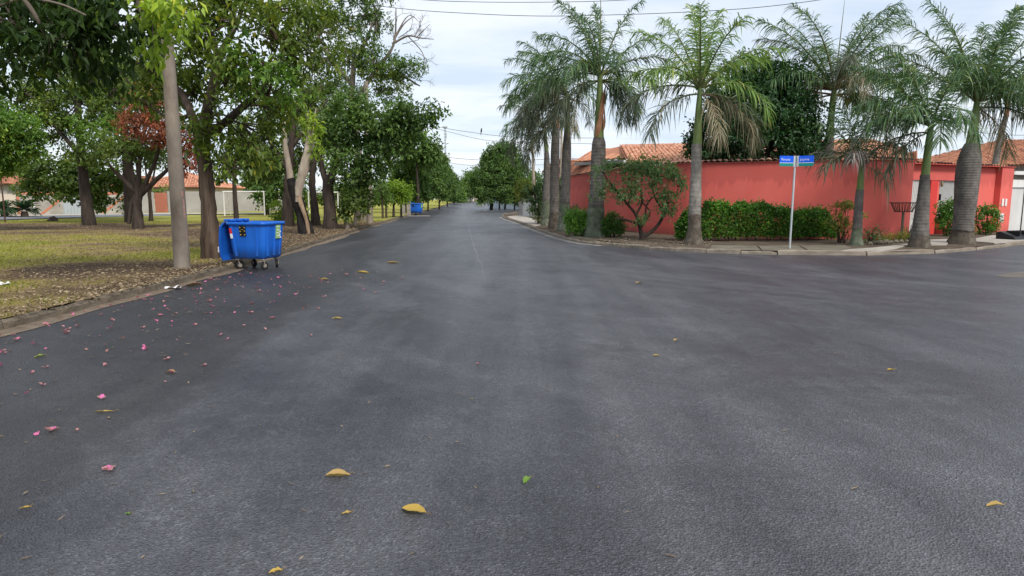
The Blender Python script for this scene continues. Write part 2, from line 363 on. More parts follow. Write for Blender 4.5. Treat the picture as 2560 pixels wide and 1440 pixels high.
# ---- asphalt
ROAD_ROT = math.radians(4.5)
def road_material():
    m, nt, b = nodes_of('asphalt')
    tc = nd(nt, 'ShaderNodeTexCoord'); mp = nd(nt, 'ShaderNodeMapping'); mp.inputs['Rotation'].default_value = (0, 0, -ROAD_ROT)
    nt.links.new(tc.outputs['Object'], mp.inputs[0])
    sep = nd(nt, 'ShaderNodeSeparateXYZ'); nt.links.new(mp.outputs[0], sep.inputs[0])
    R = (0, 0, -ROAD_ROT)
    edge = mth(nt, 'ADD', sep.outputs[0], mth(nt, 'MULTIPLY', mth(nt, 'SUBTRACT', noise(nt, 1.1, 7, (1, 0.6, 1), rot=R, rough=.7), 0.5), 1.5))
    lane = cramp(nt, mth(nt, 'MULTIPLY_ADD', edge, 0.1, 0.5), [(0.5 - 0.245, (0, 0, 0)), (0.5 - 0.205, (1, 1, 1))])     # 0 beside the kerb: the newest strip
    big = noise(nt, 0.22, 5, off=(2.2, 0.4, 0)); mid = noise(nt, 0.85, 7, rough=.68, off=(5, 1, 0)); sml = noise(nt, 3.2, 6, rough=.7, off=(1, 8, 0))
    streak = noise(nt, 1.8, 4, (1.0, 0.06, 1), rot=R, off=(1, 7, 0))
    fine = noise(nt, 110, 3)
    vor = nd(nt, 'ShaderNodeTexVoronoi'); vor.inputs['Scale'].default_value = 80; nt.links.new(tc.outputs['Object'], vor.inputs[0])
    stone = cramp(nt, vor.outputs['Color'], [(0.0, (0.48, 0.48, 0.48)), (0.6, (0.96, 0.96, 0.96)), (1.0, (1.85, 1.85, 1.89))])
    col = cramp(nt, mth(nt, 'MULTIPLY_ADD', big, 0.5, mth(nt, 'MULTIPLY', mid, 0.5)), [(0.34, (0.029, 0.029, 0.035)), (0.50, (0.043, 0.043, 0.053)), (0.66, (0.061, 0.061, 0.073))])
    wide = noise(nt, 0.42, 6, (1.0, 0.7, 1), rot=R, rough=.62, off=(6, 2, 0))
    dustm = mth(nt, 'ADD', mth(nt, 'MULTIPLY', wide, 0.48), mth(nt, 'ADD', mth(nt, 'MULTIPLY', streak, 0.34), mth(nt, 'MULTIPLY', sml, 0.18)))
    dust = cramp(nt, dustm, [(0.46, (0, 0, 0)), (0.64, (1, 1, 1))])
    col = mixc(nt, mth(nt, 'MULTIPLY', dust, 0.55), col, (0.148, 0.148, 0.157))
    trk = cramp(nt, mth(nt, 'ADD', mth(nt, 'MULTIPLY', sep.outputs[0], 0.1), mth(nt, 'MULTIPLY', wide, 0.16)), [(-0.0, (0, 0, 0)), (0.16, (1, 1, 1)), (0.30, (1, 1, 1)), (0.55, (0, 0, 0))])
    col = mixc(nt, mth(nt, 'MULTIPLY', mth(nt, 'MULTIPLY', trk, cramp(nt, mth(nt, 'MULTIPLY_ADD', streak, .5, mth(nt, 'MULTIPLY', mid, .5)), [(.35, (.2, .2, .2)), (.62, (1, 1, 1))])), 0.42), col, (0.135, 0.135, 0.143))
    va = nd(nt, 'ShaderNodeVectorMath', operation='DISTANCE'); nt.links.new(tc.outputs['Object'], va.inputs[0]); va.inputs[1].default_value = (15.5, 23.0, 0)
    rad = mth(nt, 'ADD', va.outputs['Value'], mth(nt, 'MULTIPLY', wide, 0.8)); cv = nd(nt, 'ShaderNodeCombineXYZ'); nt.links.new(rad, cv.inputs[0])
    rn = nd(nt, 'ShaderNodeTexNoise'); rn.inputs['Scale'].default_value = 0.85; rn.inputs['Detail'].default_value = 5; rn.inputs['Roughness'].default_value = .62; nt.links.new(cv.outputs[0], rn.inputs[0])
    arc = mth(nt, 'MULTIPLY', cramp(nt, rn.outputs[0], [(.47, (0, 0, 0)), (.62, (1, 1, 1))]), cramp(nt, mth(nt, 'MULTIPLY_ADD', big, .6, mth(nt, 'MULTIPLY', sml, .4)), [(.40, (0, 0, 0)), (.60, (1, 1, 1))]))
    col = mixc(nt, mth(nt, 'MULTIPLY', arc, 0.50), col, (0.155, 0.155, 0.164))
    dark_arc = mth(nt, 'MULTIPLY', cramp(nt, rn.outputs[0], [(.34, (1, 1, 1)), (.45, (0, 0, 0))]), 0.35)
    col = mixc(nt, dark_arc, col, (0.030, 0.030, 0.034))
    tar = cramp(nt, noise(nt, 0.6, 6, rough=.7, off=(11, 4, 0)), [(0.60, (0, 0, 0)), (0.68, (1, 1, 1))])
    col = mixc(nt, mth(nt, 'MULTIPLY', tar, 0.35), col, (0.026, 0.026, 0.030))
    col = mixc(nt, lane, mixc(nt, 1.0, col, (0.50, 0.48, 0.46), 'MULTIPLY'), col)
    wear = cramp(nt, noise(nt, 1.1, 8, (1.0, 0.35, 1), rot=R, rough=0.78, off=(9, 3, 1)), [(0.66, (0, 0, 0)), (0.70, (1, 1, 1))])
    col = mixc(nt, mth(nt, 'MULTIPLY', wear, 0.35), col, (0.20, 0.198, 0.195))
    jx = mth(nt, 'ABSOLUTE', mth(nt, 'SUBTRACT', mth(nt, 'ADD', sep.outputs[0], mth(nt, 'MULTIPLY', noise(nt, 0.35, 3, rot=R), 0.25)), 0.62))
    joint = cramp(nt, jx, [(0.010, (1, 1, 1)), (0.028, (0, 0, 0))])
    far = cramp(nt, mth(nt, 'MULTIPLY', sep.outputs[1], 0.02), [(0.24, (0, 0, 0)), (0.36, (1, 1, 1))])
    col = mixc(nt, mth(nt, 'MULTIPLY', mth(nt, 'MULTIPLY', joint, far), 0.5), col, (0.24, 0.235, 0.23))
    ck = nd(nt, 'ShaderNodeTexVoronoi', feature='DISTANCE_TO_EDGE'); ck.inputs['Scale'].default_value = 0.33
    wv = nd(nt, 'ShaderNodeVectorMath', operation='ADD'); nt.links.new(tc.outputs['Object'], wv.inputs[0])
    nz3 = nd(nt, 'ShaderNodeTexNoise'); nz3.inputs['Scale'].default_value = 1.4; nz3.inputs['Detail'].default_value = 6; nt.links.new(tc.outputs['Object'], nz3.inputs[0]); nt.links.new(nz3.outputs['Color'], wv.inputs[1]); nt.links.new(wv.outputs[0], ck.inputs[0])
    crack = mth(nt, 'MULTIPLY', cramp(nt, ck.outputs['Distance'], [(0.002, (1, 1, 1)), (0.0055, (0, 0, 0))]), cramp(nt, mid, [(0.52, (0, 0, 0)), (0.58, (1, 1, 1))]))
    col = mixc(nt, mth(nt, 'MULTIPLY', crack, 0.2), col, (0.016, 0.016, 0.018))
    grain = cramp(nt, sml, [(0.35, (0.55, 0.55, 0.55)), (0.60, (1, 1, 1))])
    col = mixc(nt, grain, col, mixc(nt, 1.0, col, stone, 'MULTIPLY'))
    nt.links.new(col, b.inputs['Base Color'])
    rg = cramp(nt, mth(nt, 'MULTIPLY_ADD', wide, 0.6, mth(nt, 'MULTIPLY', sml, 0.4)), [(0.36, (0.27, 0.27, 0.27)), (0.64, (0.50, 0.50, 0.50))])
    rg = mixc(nt, lane, mixc(nt, 1.0, rg, (1.25, 1.25, 1.25), 'MULTIPLY'), rg)
    nt.links.new(rg, b.inputs['Roughness']); b.inputs['Specular IOR Level'].default_value = 0.5
    h = mth(nt, 'ADD', mth(nt, 'MULTIPLY', fine, 0.6), mth(nt, 'MULTIPLY', vor.outputs['Distance'], 1.2))
    bump(nt, b, h, 0.7, 0.016)
    return m
M['asphalt'] = road_material()
ry = np.concatenate([np.arange(-12, 40, 4.0), np.arange(40, 176, 5.0)])
rx = np.array([-26, -13, -6, 0, 6, 13, 30, 60, 95], float)
X, Y = np.meshgrid(rx, ry); nx = len(rx)
nb = NB(); F = np.array([(j*nx+i, j*nx+i+1, (j+1)*nx+i+1, (j+1)*nx+i) for j in range(len(ry)-1) for i in range(nx-1)])
nb.add(np.stack([X, Y, GZ(Y)], -1), F)
tag(nb.build('road', M['asphalt']), kind='structure')

# ---- left kerb line and the park lawn
KL = np.array([(-6.2, -14), (-6.25, 3), (-6.26, 7.93), (-6.27, 9.49), (-6.28, 11.63), (-6.42, 15.23), (-6.72, 19.1), (-7.12, 24.4), (-7.95, 34.7),
               (-9.5, 56.5), (-10.4, 78), (-11.7, 121), (-12.4, 141), (-13.5, 176)])
def xl(y): return np.interp(y, KL[:, 1], KL[:, 0])
def grassy(x, y):
    u = xl(y) - x
    g = 0.62 + (vnoise(x, y, 2.6, 1) - 0.5)*0.75 + (vnoise(x, y, 0.7, 2) - 0.5)*0.45
    g = g - 0.38*np.exp(-(u/1.3)**2) - 1.0*np.exp(-(((x+8.8)/1.5)**2 + ((y-14.0)/1.7)**2))
    g = g - 0.62*np.exp(-(((x+9.6)/2.3)**2 + ((y-11.4)/2.2)**2)) * vnoise(x, y, 1.2, 5)
    band = 1/(1+np.exp(-(y-24.5-3.0*vnoise(x, y, 5, 3))/0.9)) * 1/(1+np.exp((y-40-4*vnoise(x, y, 6, 4))/1.5))
    g = g - 0.62*band*(0.55+0.9*vnoise(x, y, 3.0, 6)) - 0.45*np.exp(-(u/4.0)**2)/(1+np.exp(-(y-18)/1.5))*1/(1+np.exp((y-40)/2.0))
    far = 1/(1+np.exp(-(y-44)/1.8)); g = g + 0.55*far
    g = g - 0.9*np.exp(-(((x+23.5)/2.6)**2 + ((y-56.0)/4.5)**2))
    return np.clip(g, 0, 1)
ly = np.concatenate([np.arange(2, 30, 0.3), np.arange(30, 60, 0.8), np.arange(60, 177, 4.0)])
lu = np.concatenate([np.array([0.14]), np.arange(0.4, 16, 0.3), np.arange(16, 40, 0.9), np.array([42, 46, 52, 60, 75, 100, 140])])
U, Y = np.meshgrid(lu, ly); X = xl(Y) - U; nx = len(lu)
Z = GZ(Y) + 0.115 + 0.05*(vnoise(X, Y, 3.5, 8) - 0.4)*np.clip(U/2, 0, 1) + 0.02*(vnoise(X, Y, 0.6, 9) - 0.5)*np.clip(U, 0, 1)
def lawn_z(x, y):
    u = xl(y) - x
    return GZ(y) + 0.115 + 0.05*(vnoise(x, y, 3.5, 8) - 0.4)*np.clip(u/2, 0, 1) + 0.02*(vnoise(x, y, 0.6, 9) - 0.5)*np.clip(u, 0, 1)
nb = NB(); F = np.array([(j*nx+i+1, j*nx+i, (j+1)*nx+i, (j+1)*nx+i+1) for j in range(len(ly)-1) for i in range(nx-1)])
nb.add(np.stack([X, Y, Z], -1), F, smooth=True)
def lawn_material():
    m, nt, b = nodes_of('lawn')
    a = nd(nt, 'ShaderNodeAttribute', attribute_name='grass')
    n = noise(nt, 9, 6, rough=0.7); n2 = noise(nt, 1.5, 4)
    g = mth(nt, 'ADD', a.outputs['Fac'], mth(nt, 'MULTIPLY', mth(nt, 'SUBTRACT', n, 0.5), 0.9))
    col = cramp(nt, g, [(0.05, (0.105, 0.072, 0.050)), (0.28, (0.23, 0.17, 0.095)), (0.48, (0.33, 0.27, 0.09)), (0.72, (0.25, 0.26, 0.045)), (1.0, (0.31, 0.305, 0.075))])
    col = mixc(nt, mth(nt, 'MULTIPLY', n2, 0.45), col, mixc(nt, 1.0, col, (1.25, 1.1, 0.85), 'MULTIPLY'))
    nt.links.new(col, b.inputs['Base Color']); b.inputs['Roughness'].default_value = 0.95; b.inputs['Specular IOR Level'].default_value = 0.1
    bump(nt, b, noise(nt, 45, 5, rough=0.75), 1.0, 0.04)
    return m
lawn = nb.build('park_lawn', lawn_material()); tag(lawn, kind='structure')
ga = lawn.data.attributes.new('grass', 'FLOAT', 'POINT')
ga.data.foreach_set('value', grassy(X, Y).astype(np.float32).ravel())

# ---- kerbs: one stone after another
def stone_mesh(name, h, w, mat, seed, r=0.03):
    rg = random.Random(seed); nbm = NB(); rings = []
    for i, x in enumerate(np.linspace(-0.5, 0.5, 6)):
        e = 0.02 if i in (0, 5) else 0.0
        j = lambda: rg.uniform(-0.013, 0.013)
        rings.append([(x, -w/2 + e + j(), -0.04), (x, -w/2 + e + j()*2, h - r*1.5), (x, -w/2 + r + e + j(), h - e + j()), (x, w/2 - r - e, h - e + j()), (x, w/2 - e, h - r), (x, w/2, -0.04)])
    nbm.loft(rings, True, 0.5, False)
    o = nbm.build(name, mat); COL.objects.unlink(o); me = o.data; bpy.data.objects.remove(o); return me
def kerb(name, curve, h, w, mat, side, step=1.0, upto=200):
    root = thing(name, (0, 0, 0), None, None, kind='structure')
    meshes = [stone_mesh('kerb_stone', h, w, mat, 11 + k) for k in range(5)]
    C = np.array(curve); d = np.concatenate([[0], np.cumsum(np.linalg.norm(np.diff(C, axis=0), axis=1))])
    s = 0.0
    while s + step < d[-1]:
        st = step*(1.0 if s < 60 else 2.5)
        p0 = np.array([np.interp(s + 0.006, d, C[:, 0]), np.interp(s + 0.006, d, C[:, 1])]); p1 = np.array([np.interp(s + st - 0.006, d, C[:, 0]), np.interp(s + st - 0.006, d, C[:, 1])])
        t = p1 - p0; L = np.linalg.norm(t); t /= L; nrm = np.array([-t[1], t[0]])*side
        m = (p0 + p1)/2 + nrm*w/2
        o = bpy.data.objects.new('kerb_stone', meshes[random.randrange(5)]); COL.objects.link(o); o.parent = root
        o.location = (m[0], m[1], gz(m[1]) + random.uniform(-0.035, 0.010)); o.rotation_euler = (random.uniform(-0.06, 0.06), random.uniform(-0.015, 0.015), math.atan2(t[1], t[0]) + (0 if side < 0 else math.pi) + random.uniform(-0.012, 0.012))
        o.scale = (L*(0.985), 1, 1)
        s += st
    return root
kerb('kerb_left', KL[(KL[:, 1] > 0)].tolist(), 0.135, 0.17, M['kerb'], 1, 1.0)
RK_PX = [(1300,531),(1266,535),(1256,541),(1262,547),(1290,556),(1340,575),(1400,596),(1460,609),(1550,618),(1700,629),(1850,635),(2000,638),(2150,639),(2300,636),(2420,628),(2500,619),(2560,612),(2700,596),(2900,575)]
RK = np.array([G(*p)[:2] for p in RK_PX])
RKs, _ = smooth_path(np.hstack([RK, np.zeros((len(RK), 1))]), np.ones(len(RK)), 6); RKs = RKs[:, :2]
kerb('kerb_right', RKs.tolist(), 0.125, 0.14, M['kerb_right'], 1, 1.0)

# ---- the corner block: earth and old concrete behind the right kerb
def ring_off(C, d):
    C = np.array(C); T = np.gradient(C, axis=0); T /= np.linalg.norm(T, axis=1)[:, None] + 1e-9
    return C + np.stack([-T[:, 1], T[:, 0]], 1)*d
inner = ring_off(RKs, 0.10)
poly = [tuple(p) for p in inner] + [(70, 62), (70, 110), (20, 104), (3.5, 92), (2.4, 80)]
nb = NB()
nb.add([(x, y, gz(y) + 0.105) for x, y in poly], [tuple(range(len(poly)))])
tag(nb.build('verge', M['soil']), kind='structure')
def sheet(name, pts, h, mat, jag=0.0):
    P = [G(px, py, h) for px, py in pts]
    nbm = NB(); nbm.add([(p.x, p.y, p.z) for p in P], [tuple(range(len(P)))[::-1]])
    return tag(nbm.build(name, mat), kind='structure')
# pale pavement by the gates, in separately poured slabs
PV = thing('pavement', (0, 0, 0), None, None, kind='structure')
def behind_kerb(p, d=0.16):
    k = int(np.argmin(((RKs - np.array([p.x, p.y]))**2).sum(1))); k = min(max(k, 1), len(RKs) - 2)
    t = RKs[k + 1] - RKs[k - 1]; t = t/np.linalg.norm(t); n = np.array([-t[1], t[0]]); s = float((np.array([p.x, p.y]) - RKs[k]) @ n)
    if s < d: q = n*(d - s); return Vector((p.x + q[0], p.y + q[1], p.z))
    return p
def slab(pts, h0, h1, mat, name='paving_slab', parent=PV):
    P = [behind_kerb(G(px, py, h1)) for px, py in pts]; P = P[::-1] if sum((P[i].x*P[(i+1) % len(P)].y - P[(i+1) % len(P)].x*P[i].y) for i in range(len(P))) < 0 else P
    nbm = NB(); nbm.loft([[(p.x, p.y, gz(p.y) + h0) for p in P], [(p.x, p.y, p.z) for p in P]], True, 0.5, False)
    return nbm.build(name, mat, parent)
slab([(2118,629),(2130,622),(2180,619),(2270,609),(2286,606),(2262,614),(2240,620),(2232,628),(2180,631)], 0.10, 0.135, M['pave'])
slab([(2283,604),(2292,600),(2340,598),(2376,597),(2372,604),(2366,611),(2290,611)], 0.10, 0.14, M['pave'])
slab([(2434,603),(2436,596),(2480,588),(2545,588),(2580,590),(2700,578),(2720,584),(2600,602),(2550,606),(2486,607)], 0.10, 0.14, M['pave'])
slab([(1268,541),(1304,537),(1346,551),(1352,562),(1330,565),(1300,554),(1270,545)], 0.10, 0.14, M['pave'])
slab([(2030,628),(2000,614),(2110,613),(2128,619),(2112,629)], 0.10, 0.122, M['pave_old'])
slab([(1760,626),(1780,612),(1890,615),(1905,629),(1830,628)], 0.10, 0.120, M['pave_old'])
slab([(1910,629),(1895,614),(1994,614),(2024,629)], 0.10, 0.126, M['pave_old'])
slab([(1420,592),(1440,588),(1520,606),(1640,613),(1650,620),(1560,612),(1470,603)], 0.10, 0.120, M['pave_old'])
# pale concrete gutter beside the palms
gut = ring_off(RKs, -0.02); gut2 = ring_off(RKs, -0.30); k0, k1 = 14, 47
nb = NB(); n = k1 - k0
V = [(x, y, gz(y) + 0.008) for x, y in gut[k0:k1]] + [(x + random.uniform(-.04, .04), y + random.uniform(-.04, .04), gz(y) + 0.008) for x, y in gut2[k0:k1]]
nb.add(V, np.array([(i, i+1, n+i+1, n+i) for i in range(n-1)])); 
M['gutter'] = surf('gutter', (0.10, 0.098, 0.095), (0.33, 0.31, 0.29), 2.5, 0.9, 0.3, 30)
tag(nb.build('gutter', M['gutter']), kind='structure')
# earth washed along the left kerb
yy = np.arange(3, 60, 0.35); w = 0.10 + 0.30*vnoise(yy, yy*0, 1.6, 3)
V = np.concatenate([np.stack([xl(yy) - 0.02, yy, GZ(yy) + 0.006], 1), np.stack([xl(yy) + w, yy, GZ(yy) + 0.006], 1)]); n = len(yy)
nb = NB(); nb.add(V, np.array([(i, n+i, n+i+1, i+1) for i in range(n-1)]))
M['silt'] = surf('silt', (0.11, 0.08, 0.058), (0.24, 0.19, 0.14), 5, 0.95, 0.6, 40)
tag(nb.build('gutter_earth', M['silt']), kind='structure')
# grey street and pavement beyond the park, brown stain on the cross street
M['street_grey'] = surf('street_grey', (0.16, 0.165, 0.175), (0.22, 0.225, 0.235), 0.5, 0.8, 0.2, 20)
sheet('far_street', [(-300,556),(0,549),(250,542),(400,539.5),(470,537.5),(470,535.5),(250,537.2),(0,541.5),(-300,547)], 0.16, M['street_grey'])
sheet('far_pavement', [(-300,546.5),(0,541.3),(250,537.0),(470,535.2),(720,533.5),(720,531.5),(470,531.5),(250,534),(0,537.5),(-300,541)], 0.19, M['pave'])
M['stain'] = surf('stain', (0.10, 0.085, 0.070), (0.16, 0.13, 0.105), 1.5, 0.6, 0.2, 20)
sheet('earth_stain', [(2490,690),(2515,683),(2560,679),(2640,680),(2700,688),(2640,697),(2560,694),(2520,694)], 0.005, M['stain'])

# ================================================================== RIGHT: RED WALL, HOUSES
def barrel(name, mat, L=0.42, r=0.105, th=0.014, arc=165, n=7, tints=(0.5,)):
    out = []
    for t in tints:
        nbm = NB(); A = [math.radians(90 - arc/2 + arc*i/(n-1)) for i in range(n)]
        def prof(rad, y, s): return [(s*rad*math.cos(a), y, rad*math.sin(a)*0.62) for a in A]
        o0, o1 = prof(r, 0, 1.0), prof(r, L, 0.84); i0, i1 = prof(r - th, 0, 1.0), prof(r - th, L, 0.84)
        nbm.loft([o0, o1], False, t, True, closed=False); nbm.loft([i1, i0], False, t, True, closed=False)
        nbm.loft([i0, o0], False, t, False, closed=False)
        o = nbm.build(name, mat); me = o.data; bpy.data.objects.remove(o); out.append(me)
    return out
TILE = barrel('roof_tile', M['tile'], tints=(0.1, 0.35, 0.5, 0.6, 0.7, 0.95))
TILE_OLD = barrel('coping_tile', M['tile_old'], 0.46, 0.12, tints=(0.15, 0.35, 0.5, 0.7, 0.95))
TILE_BROWN = barrel('roof_tile', M['tile_brown'], tints=(0.2, 0.4, 0.5, 0.7))
def frame_matrix(x, y, z, p):
    return Matrix(((x.x, y.x, z.x, p.x), (x.y, y.y, z.y, p.y), (x.z, y.z, z.z, p.z), (0, 0, 0, 1)))
def tile_slope(root, e0, e1, r0, r1, mesh, mat, singles, pitch=0.215, row=0.36, base_mat=None):
    """barrel tiles on the slope between eave e0-e1 and ridge r0-r1 (world points); nearest ones single, the rest one mass"""
    e0, e1, r0, r1 = map(Vector, (e0, e1, r0, r1)); o = Vector(root.location)
    ax = (e1 - e0).normalized(); nz = ax.cross(((r0 + r1)/2 - (e0 + e1)/2)).normalized()
    if nz.z < 0: nz = -nz
    up = nz.cross(ax)
    if up.z < 0: up = -up
    slope_len = ((r0 - e0).dot(up)); rows = int(slope_len/row)
    nbm = NB(); nbm.add([tuple(p - o - nz*0.03) for p in (e0, e1, r1, r0)], np.array([(0, 1, 2, 3)]), 0.3)
    nbm.build('roof_deck', base_mat or mat, root)
    spots = []
    for i in range(rows):
        t = i*row/slope_len; a, b = e0.lerp(r0, t), e1.lerp(r1, t)
        a = e0 + ax*((a - e0).dot(ax)) + up*(i*row); wdt = (b - e0).dot(ax) - (a - e0).dot(ax)
        for k in range(int(wdt/pitch)):
            p = a + ax*(pitch*(k + 0.5 + random.uniform(-0.04, 0.04))) - up*0.03*random.random() + nz*random.uniform(-0.006, 0.014)
            spots.append((p.length, p, random.uniform(-0.05, 0.05)))
    spots.sort(key=lambda q: q[0])
    mass = NB()
    co = {}
    for me in mesh:
        c = np.empty(len(me.vertices)*3, np.float32); me.vertices.foreach_get('co', c)
        co[me.name] = (c.reshape(-1, 3), np.array([tuple(p.vertices) for p in me.polygons]), me.attributes['tint'].data[0].value)
    for j, (d, p, tw) in enumerate(spots):
        x = (ax + up*tw).normalized(); y = nz.cross(x); me = random.choice(mesh)
        tilt = (y + nz*0.045).normalized(); z = x.cross(tilt); y = tilt
        if j < singles:
            ob = bpy.data.objects.new('roof_tile', me); COL.objects.link(ob); ob.parent = root
            ob.matrix_local = frame_matrix(x, y, z, p - o)
        else:
            v, f, t = co[me.name]; R = np.array([tuple(x), tuple(y), tuple(z)])
            mass.add(v @ R + np.array(tuple(p - o)), f, t, True)
    if mass.n: tag(mass.build('roof_tiles', mat, root), kind='stuff')
    return ax, up, nz
def ridge_tiles(root, a, b, mesh, name='ridge_tile', step=0.36):
    a, b = Vector(a), Vector(b); o = Vector(root.location); y = (b - a).normalized(); x = y.cross(Vector((0, 0, 1))).normalized(); z = x.cross(y)
    for k in range(int((b - a).length/step)):
        ob = bpy.data.objects.new(name, random.choice(mesh)); COL.objects.link(ob); ob.parent = root
        ob.matrix_local = frame_matrix(x, (y + z*0.03).normalized(), z, a + y*step*k + Vector((0, 0, random.uniform(-0.01, 0.012))) - o)

# the curved red wall round the corner
def W(px, ytop): return (ray(px, ytop)[0]/ray(px, ytop)[1]*(1.42*FPX/(498 - ytop)), 1.42*FPX/(498 - ytop))
front = [(3.55, 44.6), (4.55, 37.6), (5.25, 33.2), (6.05, 29.6), (7.2, 27.5), (8.9, 26.4), (11.2, 25.4), (13.75, 24.75)]
fs, _ = smooth_path(np.array([(x, y, 0) for x, y in front]), np.ones(len(front)), 5); fs = [tuple(p[:2]) for p in fs] + [(15.3, 25.5)]
back = [tuple(p) for p in ring_off(fs, 0.22)]
wroot = thing('garden_wall', (7.2, 27.5, 0.1), 'tall curved red plaster garden wall topped with dark old clay tiles', 'wall')
o = Vector(wroot.location)
nb = NB(); nb.prism([(x - o.x, y - o.y) for x, y in fs] + [(x - o.x, y - o.y) for x, y in back[::-1]], -0.2, 2.92)
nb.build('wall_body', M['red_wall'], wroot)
C = np.array(fs); dd = np.concatenate([[0], np.cumsum(np.linalg.norm(np.diff(C, axis=0), axis=1))])
nb = NB(); f2, b2 = ring_off(fs, -0.05), ring_off(fs, 0.27)
nb.prism([(x - o.x, y - o.y) for x, y in f2] + [(x - o.x, y - o.y) for x, y in b2[::-1]], 2.923, 2.955); nb.build('coping_bed', M['red_wall'], wroot)
s = 0.1
while s < dd[-1] - 0.1:
    p = Vector((np.interp(s, dd, C[:, 0]), np.interp(s, dd, C[:, 1]), 0)); q = Vector((np.interp(s+.05, dd, C[:, 0]), np.interp(s+.05, dd, C[:, 1]), 0)); t = (q - p).normalized(); nrm = Vector((-t.y, t.x, 0))
    ob = bpy.data.objects.new('coping_tile', random.choice(TILE_OLD)); COL.objects.link(ob); ob.parent = wroot
    y = (nrm + Vector((0, 0, 0.12 + random.uniform(-0.03, 0.05)))).normalized(); x = (t + nrm*random.uniform(-0.08, 0.08)).normalized(); z = x.cross(y).normalized(); x = y.cross(z)
    ob.matrix_local = frame_matrix(x, y, z, Vector((p.x, p.y, 0)) - nrm*0.11 - Vector((o.x, o.y, 0)) + Vector((0, 0, 2.95 + random.uniform(0, 0.02))))
    s += 0.235 + random.uniform(-0.012, 0.02)

# the gate wall, set back right of it
gA, gB = Vector((16.4, 27.6, 0)), Vector((22.9, 30.9, 0)); gdir = (gB - gA).normalized(); grot = math.atan2(gdir.y, gdir.x); glen = (gB - gA).length
def gs(px):                                              # distance along the gate wall seen at photograph column px
    k = ray(px, 500)[0]/ray(px, 500)[1]
    # x = k*y on the wall line
    t = (gA.x - k*gA.y)/(k*gdir.y - gdir.x); return t
groot = thing('gate_wall', (gA.x, gA.y, 0.1), 'red plaster entrance wall with pale ribbed metal gates and meter boxes', 'wall', rz=grot)
s0, s1, s2, s3, s4, s5, s6 = gs(2266), gs(2326), gs(2343), gs(2347), gs(2436), gs(2484), gs(2513)
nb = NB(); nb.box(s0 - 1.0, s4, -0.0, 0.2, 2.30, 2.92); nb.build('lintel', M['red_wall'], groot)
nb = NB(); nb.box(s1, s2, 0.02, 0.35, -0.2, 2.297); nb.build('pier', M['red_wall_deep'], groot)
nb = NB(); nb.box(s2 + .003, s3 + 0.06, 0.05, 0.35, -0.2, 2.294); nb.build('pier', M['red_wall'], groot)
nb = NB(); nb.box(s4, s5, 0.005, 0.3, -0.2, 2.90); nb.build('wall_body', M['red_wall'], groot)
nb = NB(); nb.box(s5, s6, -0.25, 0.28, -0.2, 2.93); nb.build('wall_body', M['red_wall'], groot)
nb = NB(); nb.box(s2 + .07, s2 + 0.75, -0.35, 0.02, -0.2, 0.72); nb.build('planter', M['red_wall'], groot)
nb = NB(); nb.box(s0 - 1.0, s6 + .04, -0.30, 0.32, 2.935, 2.97); nb.build('coping_bed', M['red_wall'], groot)
for k in range(int((s6 - s0 + 1.0)/0.23)):
    ob = bpy.data.objects.new('coping_tile', random.choice(TILE if random.random() < .4 else TILE_OLD)); COL.objects.link(ob); ob.parent = groot
    ob.location = (s0 - 0.9 + 0.23*k, -0.34, 2.965); ob.rotation_euler = (0.08 + random.uniform(-.03, .04), 0, random.uniform(-.07, .07))
def rib_gate(x0, x1, z0, z1, y, mat, pitch, low=None):
    nbm = NB(); nbm.box(x0, x1, y + 0.03, y + 0.05, z0, z1); nbm.build('gate_sheet', mat, groot)
    me = None; n = int((x1 - x0)/pitch)
    for k in range(n):
        if me is None:
            nbm = NB(); nbm.loft([[(-pitch*.30, 0.028, z), (-pitch*.16, 0.0, z), (pitch*.16, 0.0, z), (pitch*.30, 0.028, z)] for z in ((low or z0) + .02, z1 - .02)], True, 0.5, False); ob = nbm.build('slat', mat, groot); me = ob.data
        else: ob = bpy.data.objects.new('slat', me); COL.objects.link(ob); ob.parent = groot
        ob.location = (x0 + pitch*(k + .5), y, 0)
    if low:
        nbm = NB(); nbm.box(x0, x1, y + 0.005, y + 0.029, z0, low); nbm.build('kick_panel', mat, groot)
rib_gate(s0 - .02, s1 - .003, 0.05, 2.29, 0.06, M['metal_white'], 0.105, 0.62)
rib_gate(s3 + .065, s4 - .003, 0.05, 2.29, 0.10, M['metal_grey'], 0.085)
nb = NB(); nb.cbox(s3 + .10, s3 + .16, 0.0, 0.10, 1.45, 1.72); nb.build('handle', M['black_metal'], groot)
for dx in (0.16, 0.42):
    nb = NB(); nb.cbox(s5 + dx, s5 + dx + .15, -.285, -.253, 1.18, 1.52); nb.build('meter_plate', M['paint_white'], groot)
nb = NB(); nb.cbox(s5 + .10, s5 + .40, -.29, -.253, 0.45, 0.85); bx = nb.build('meter_box', M['paint_white'], groot)
nb = NB(); nb.box(s5 + .14, s5 + .36, -.296, -.291, 0.50, 0.80); nb.build('box_door', M['metal_grey'], bx)
nb = NB(); nb.lathe([(0.03, 2.02), (0.06, 2.08), (0.06, 2.2), (0.03, 2.25)], 8, (s3 + .10, -0.02)); nb.build('wall_lamp', M['frond_dry'], groot)

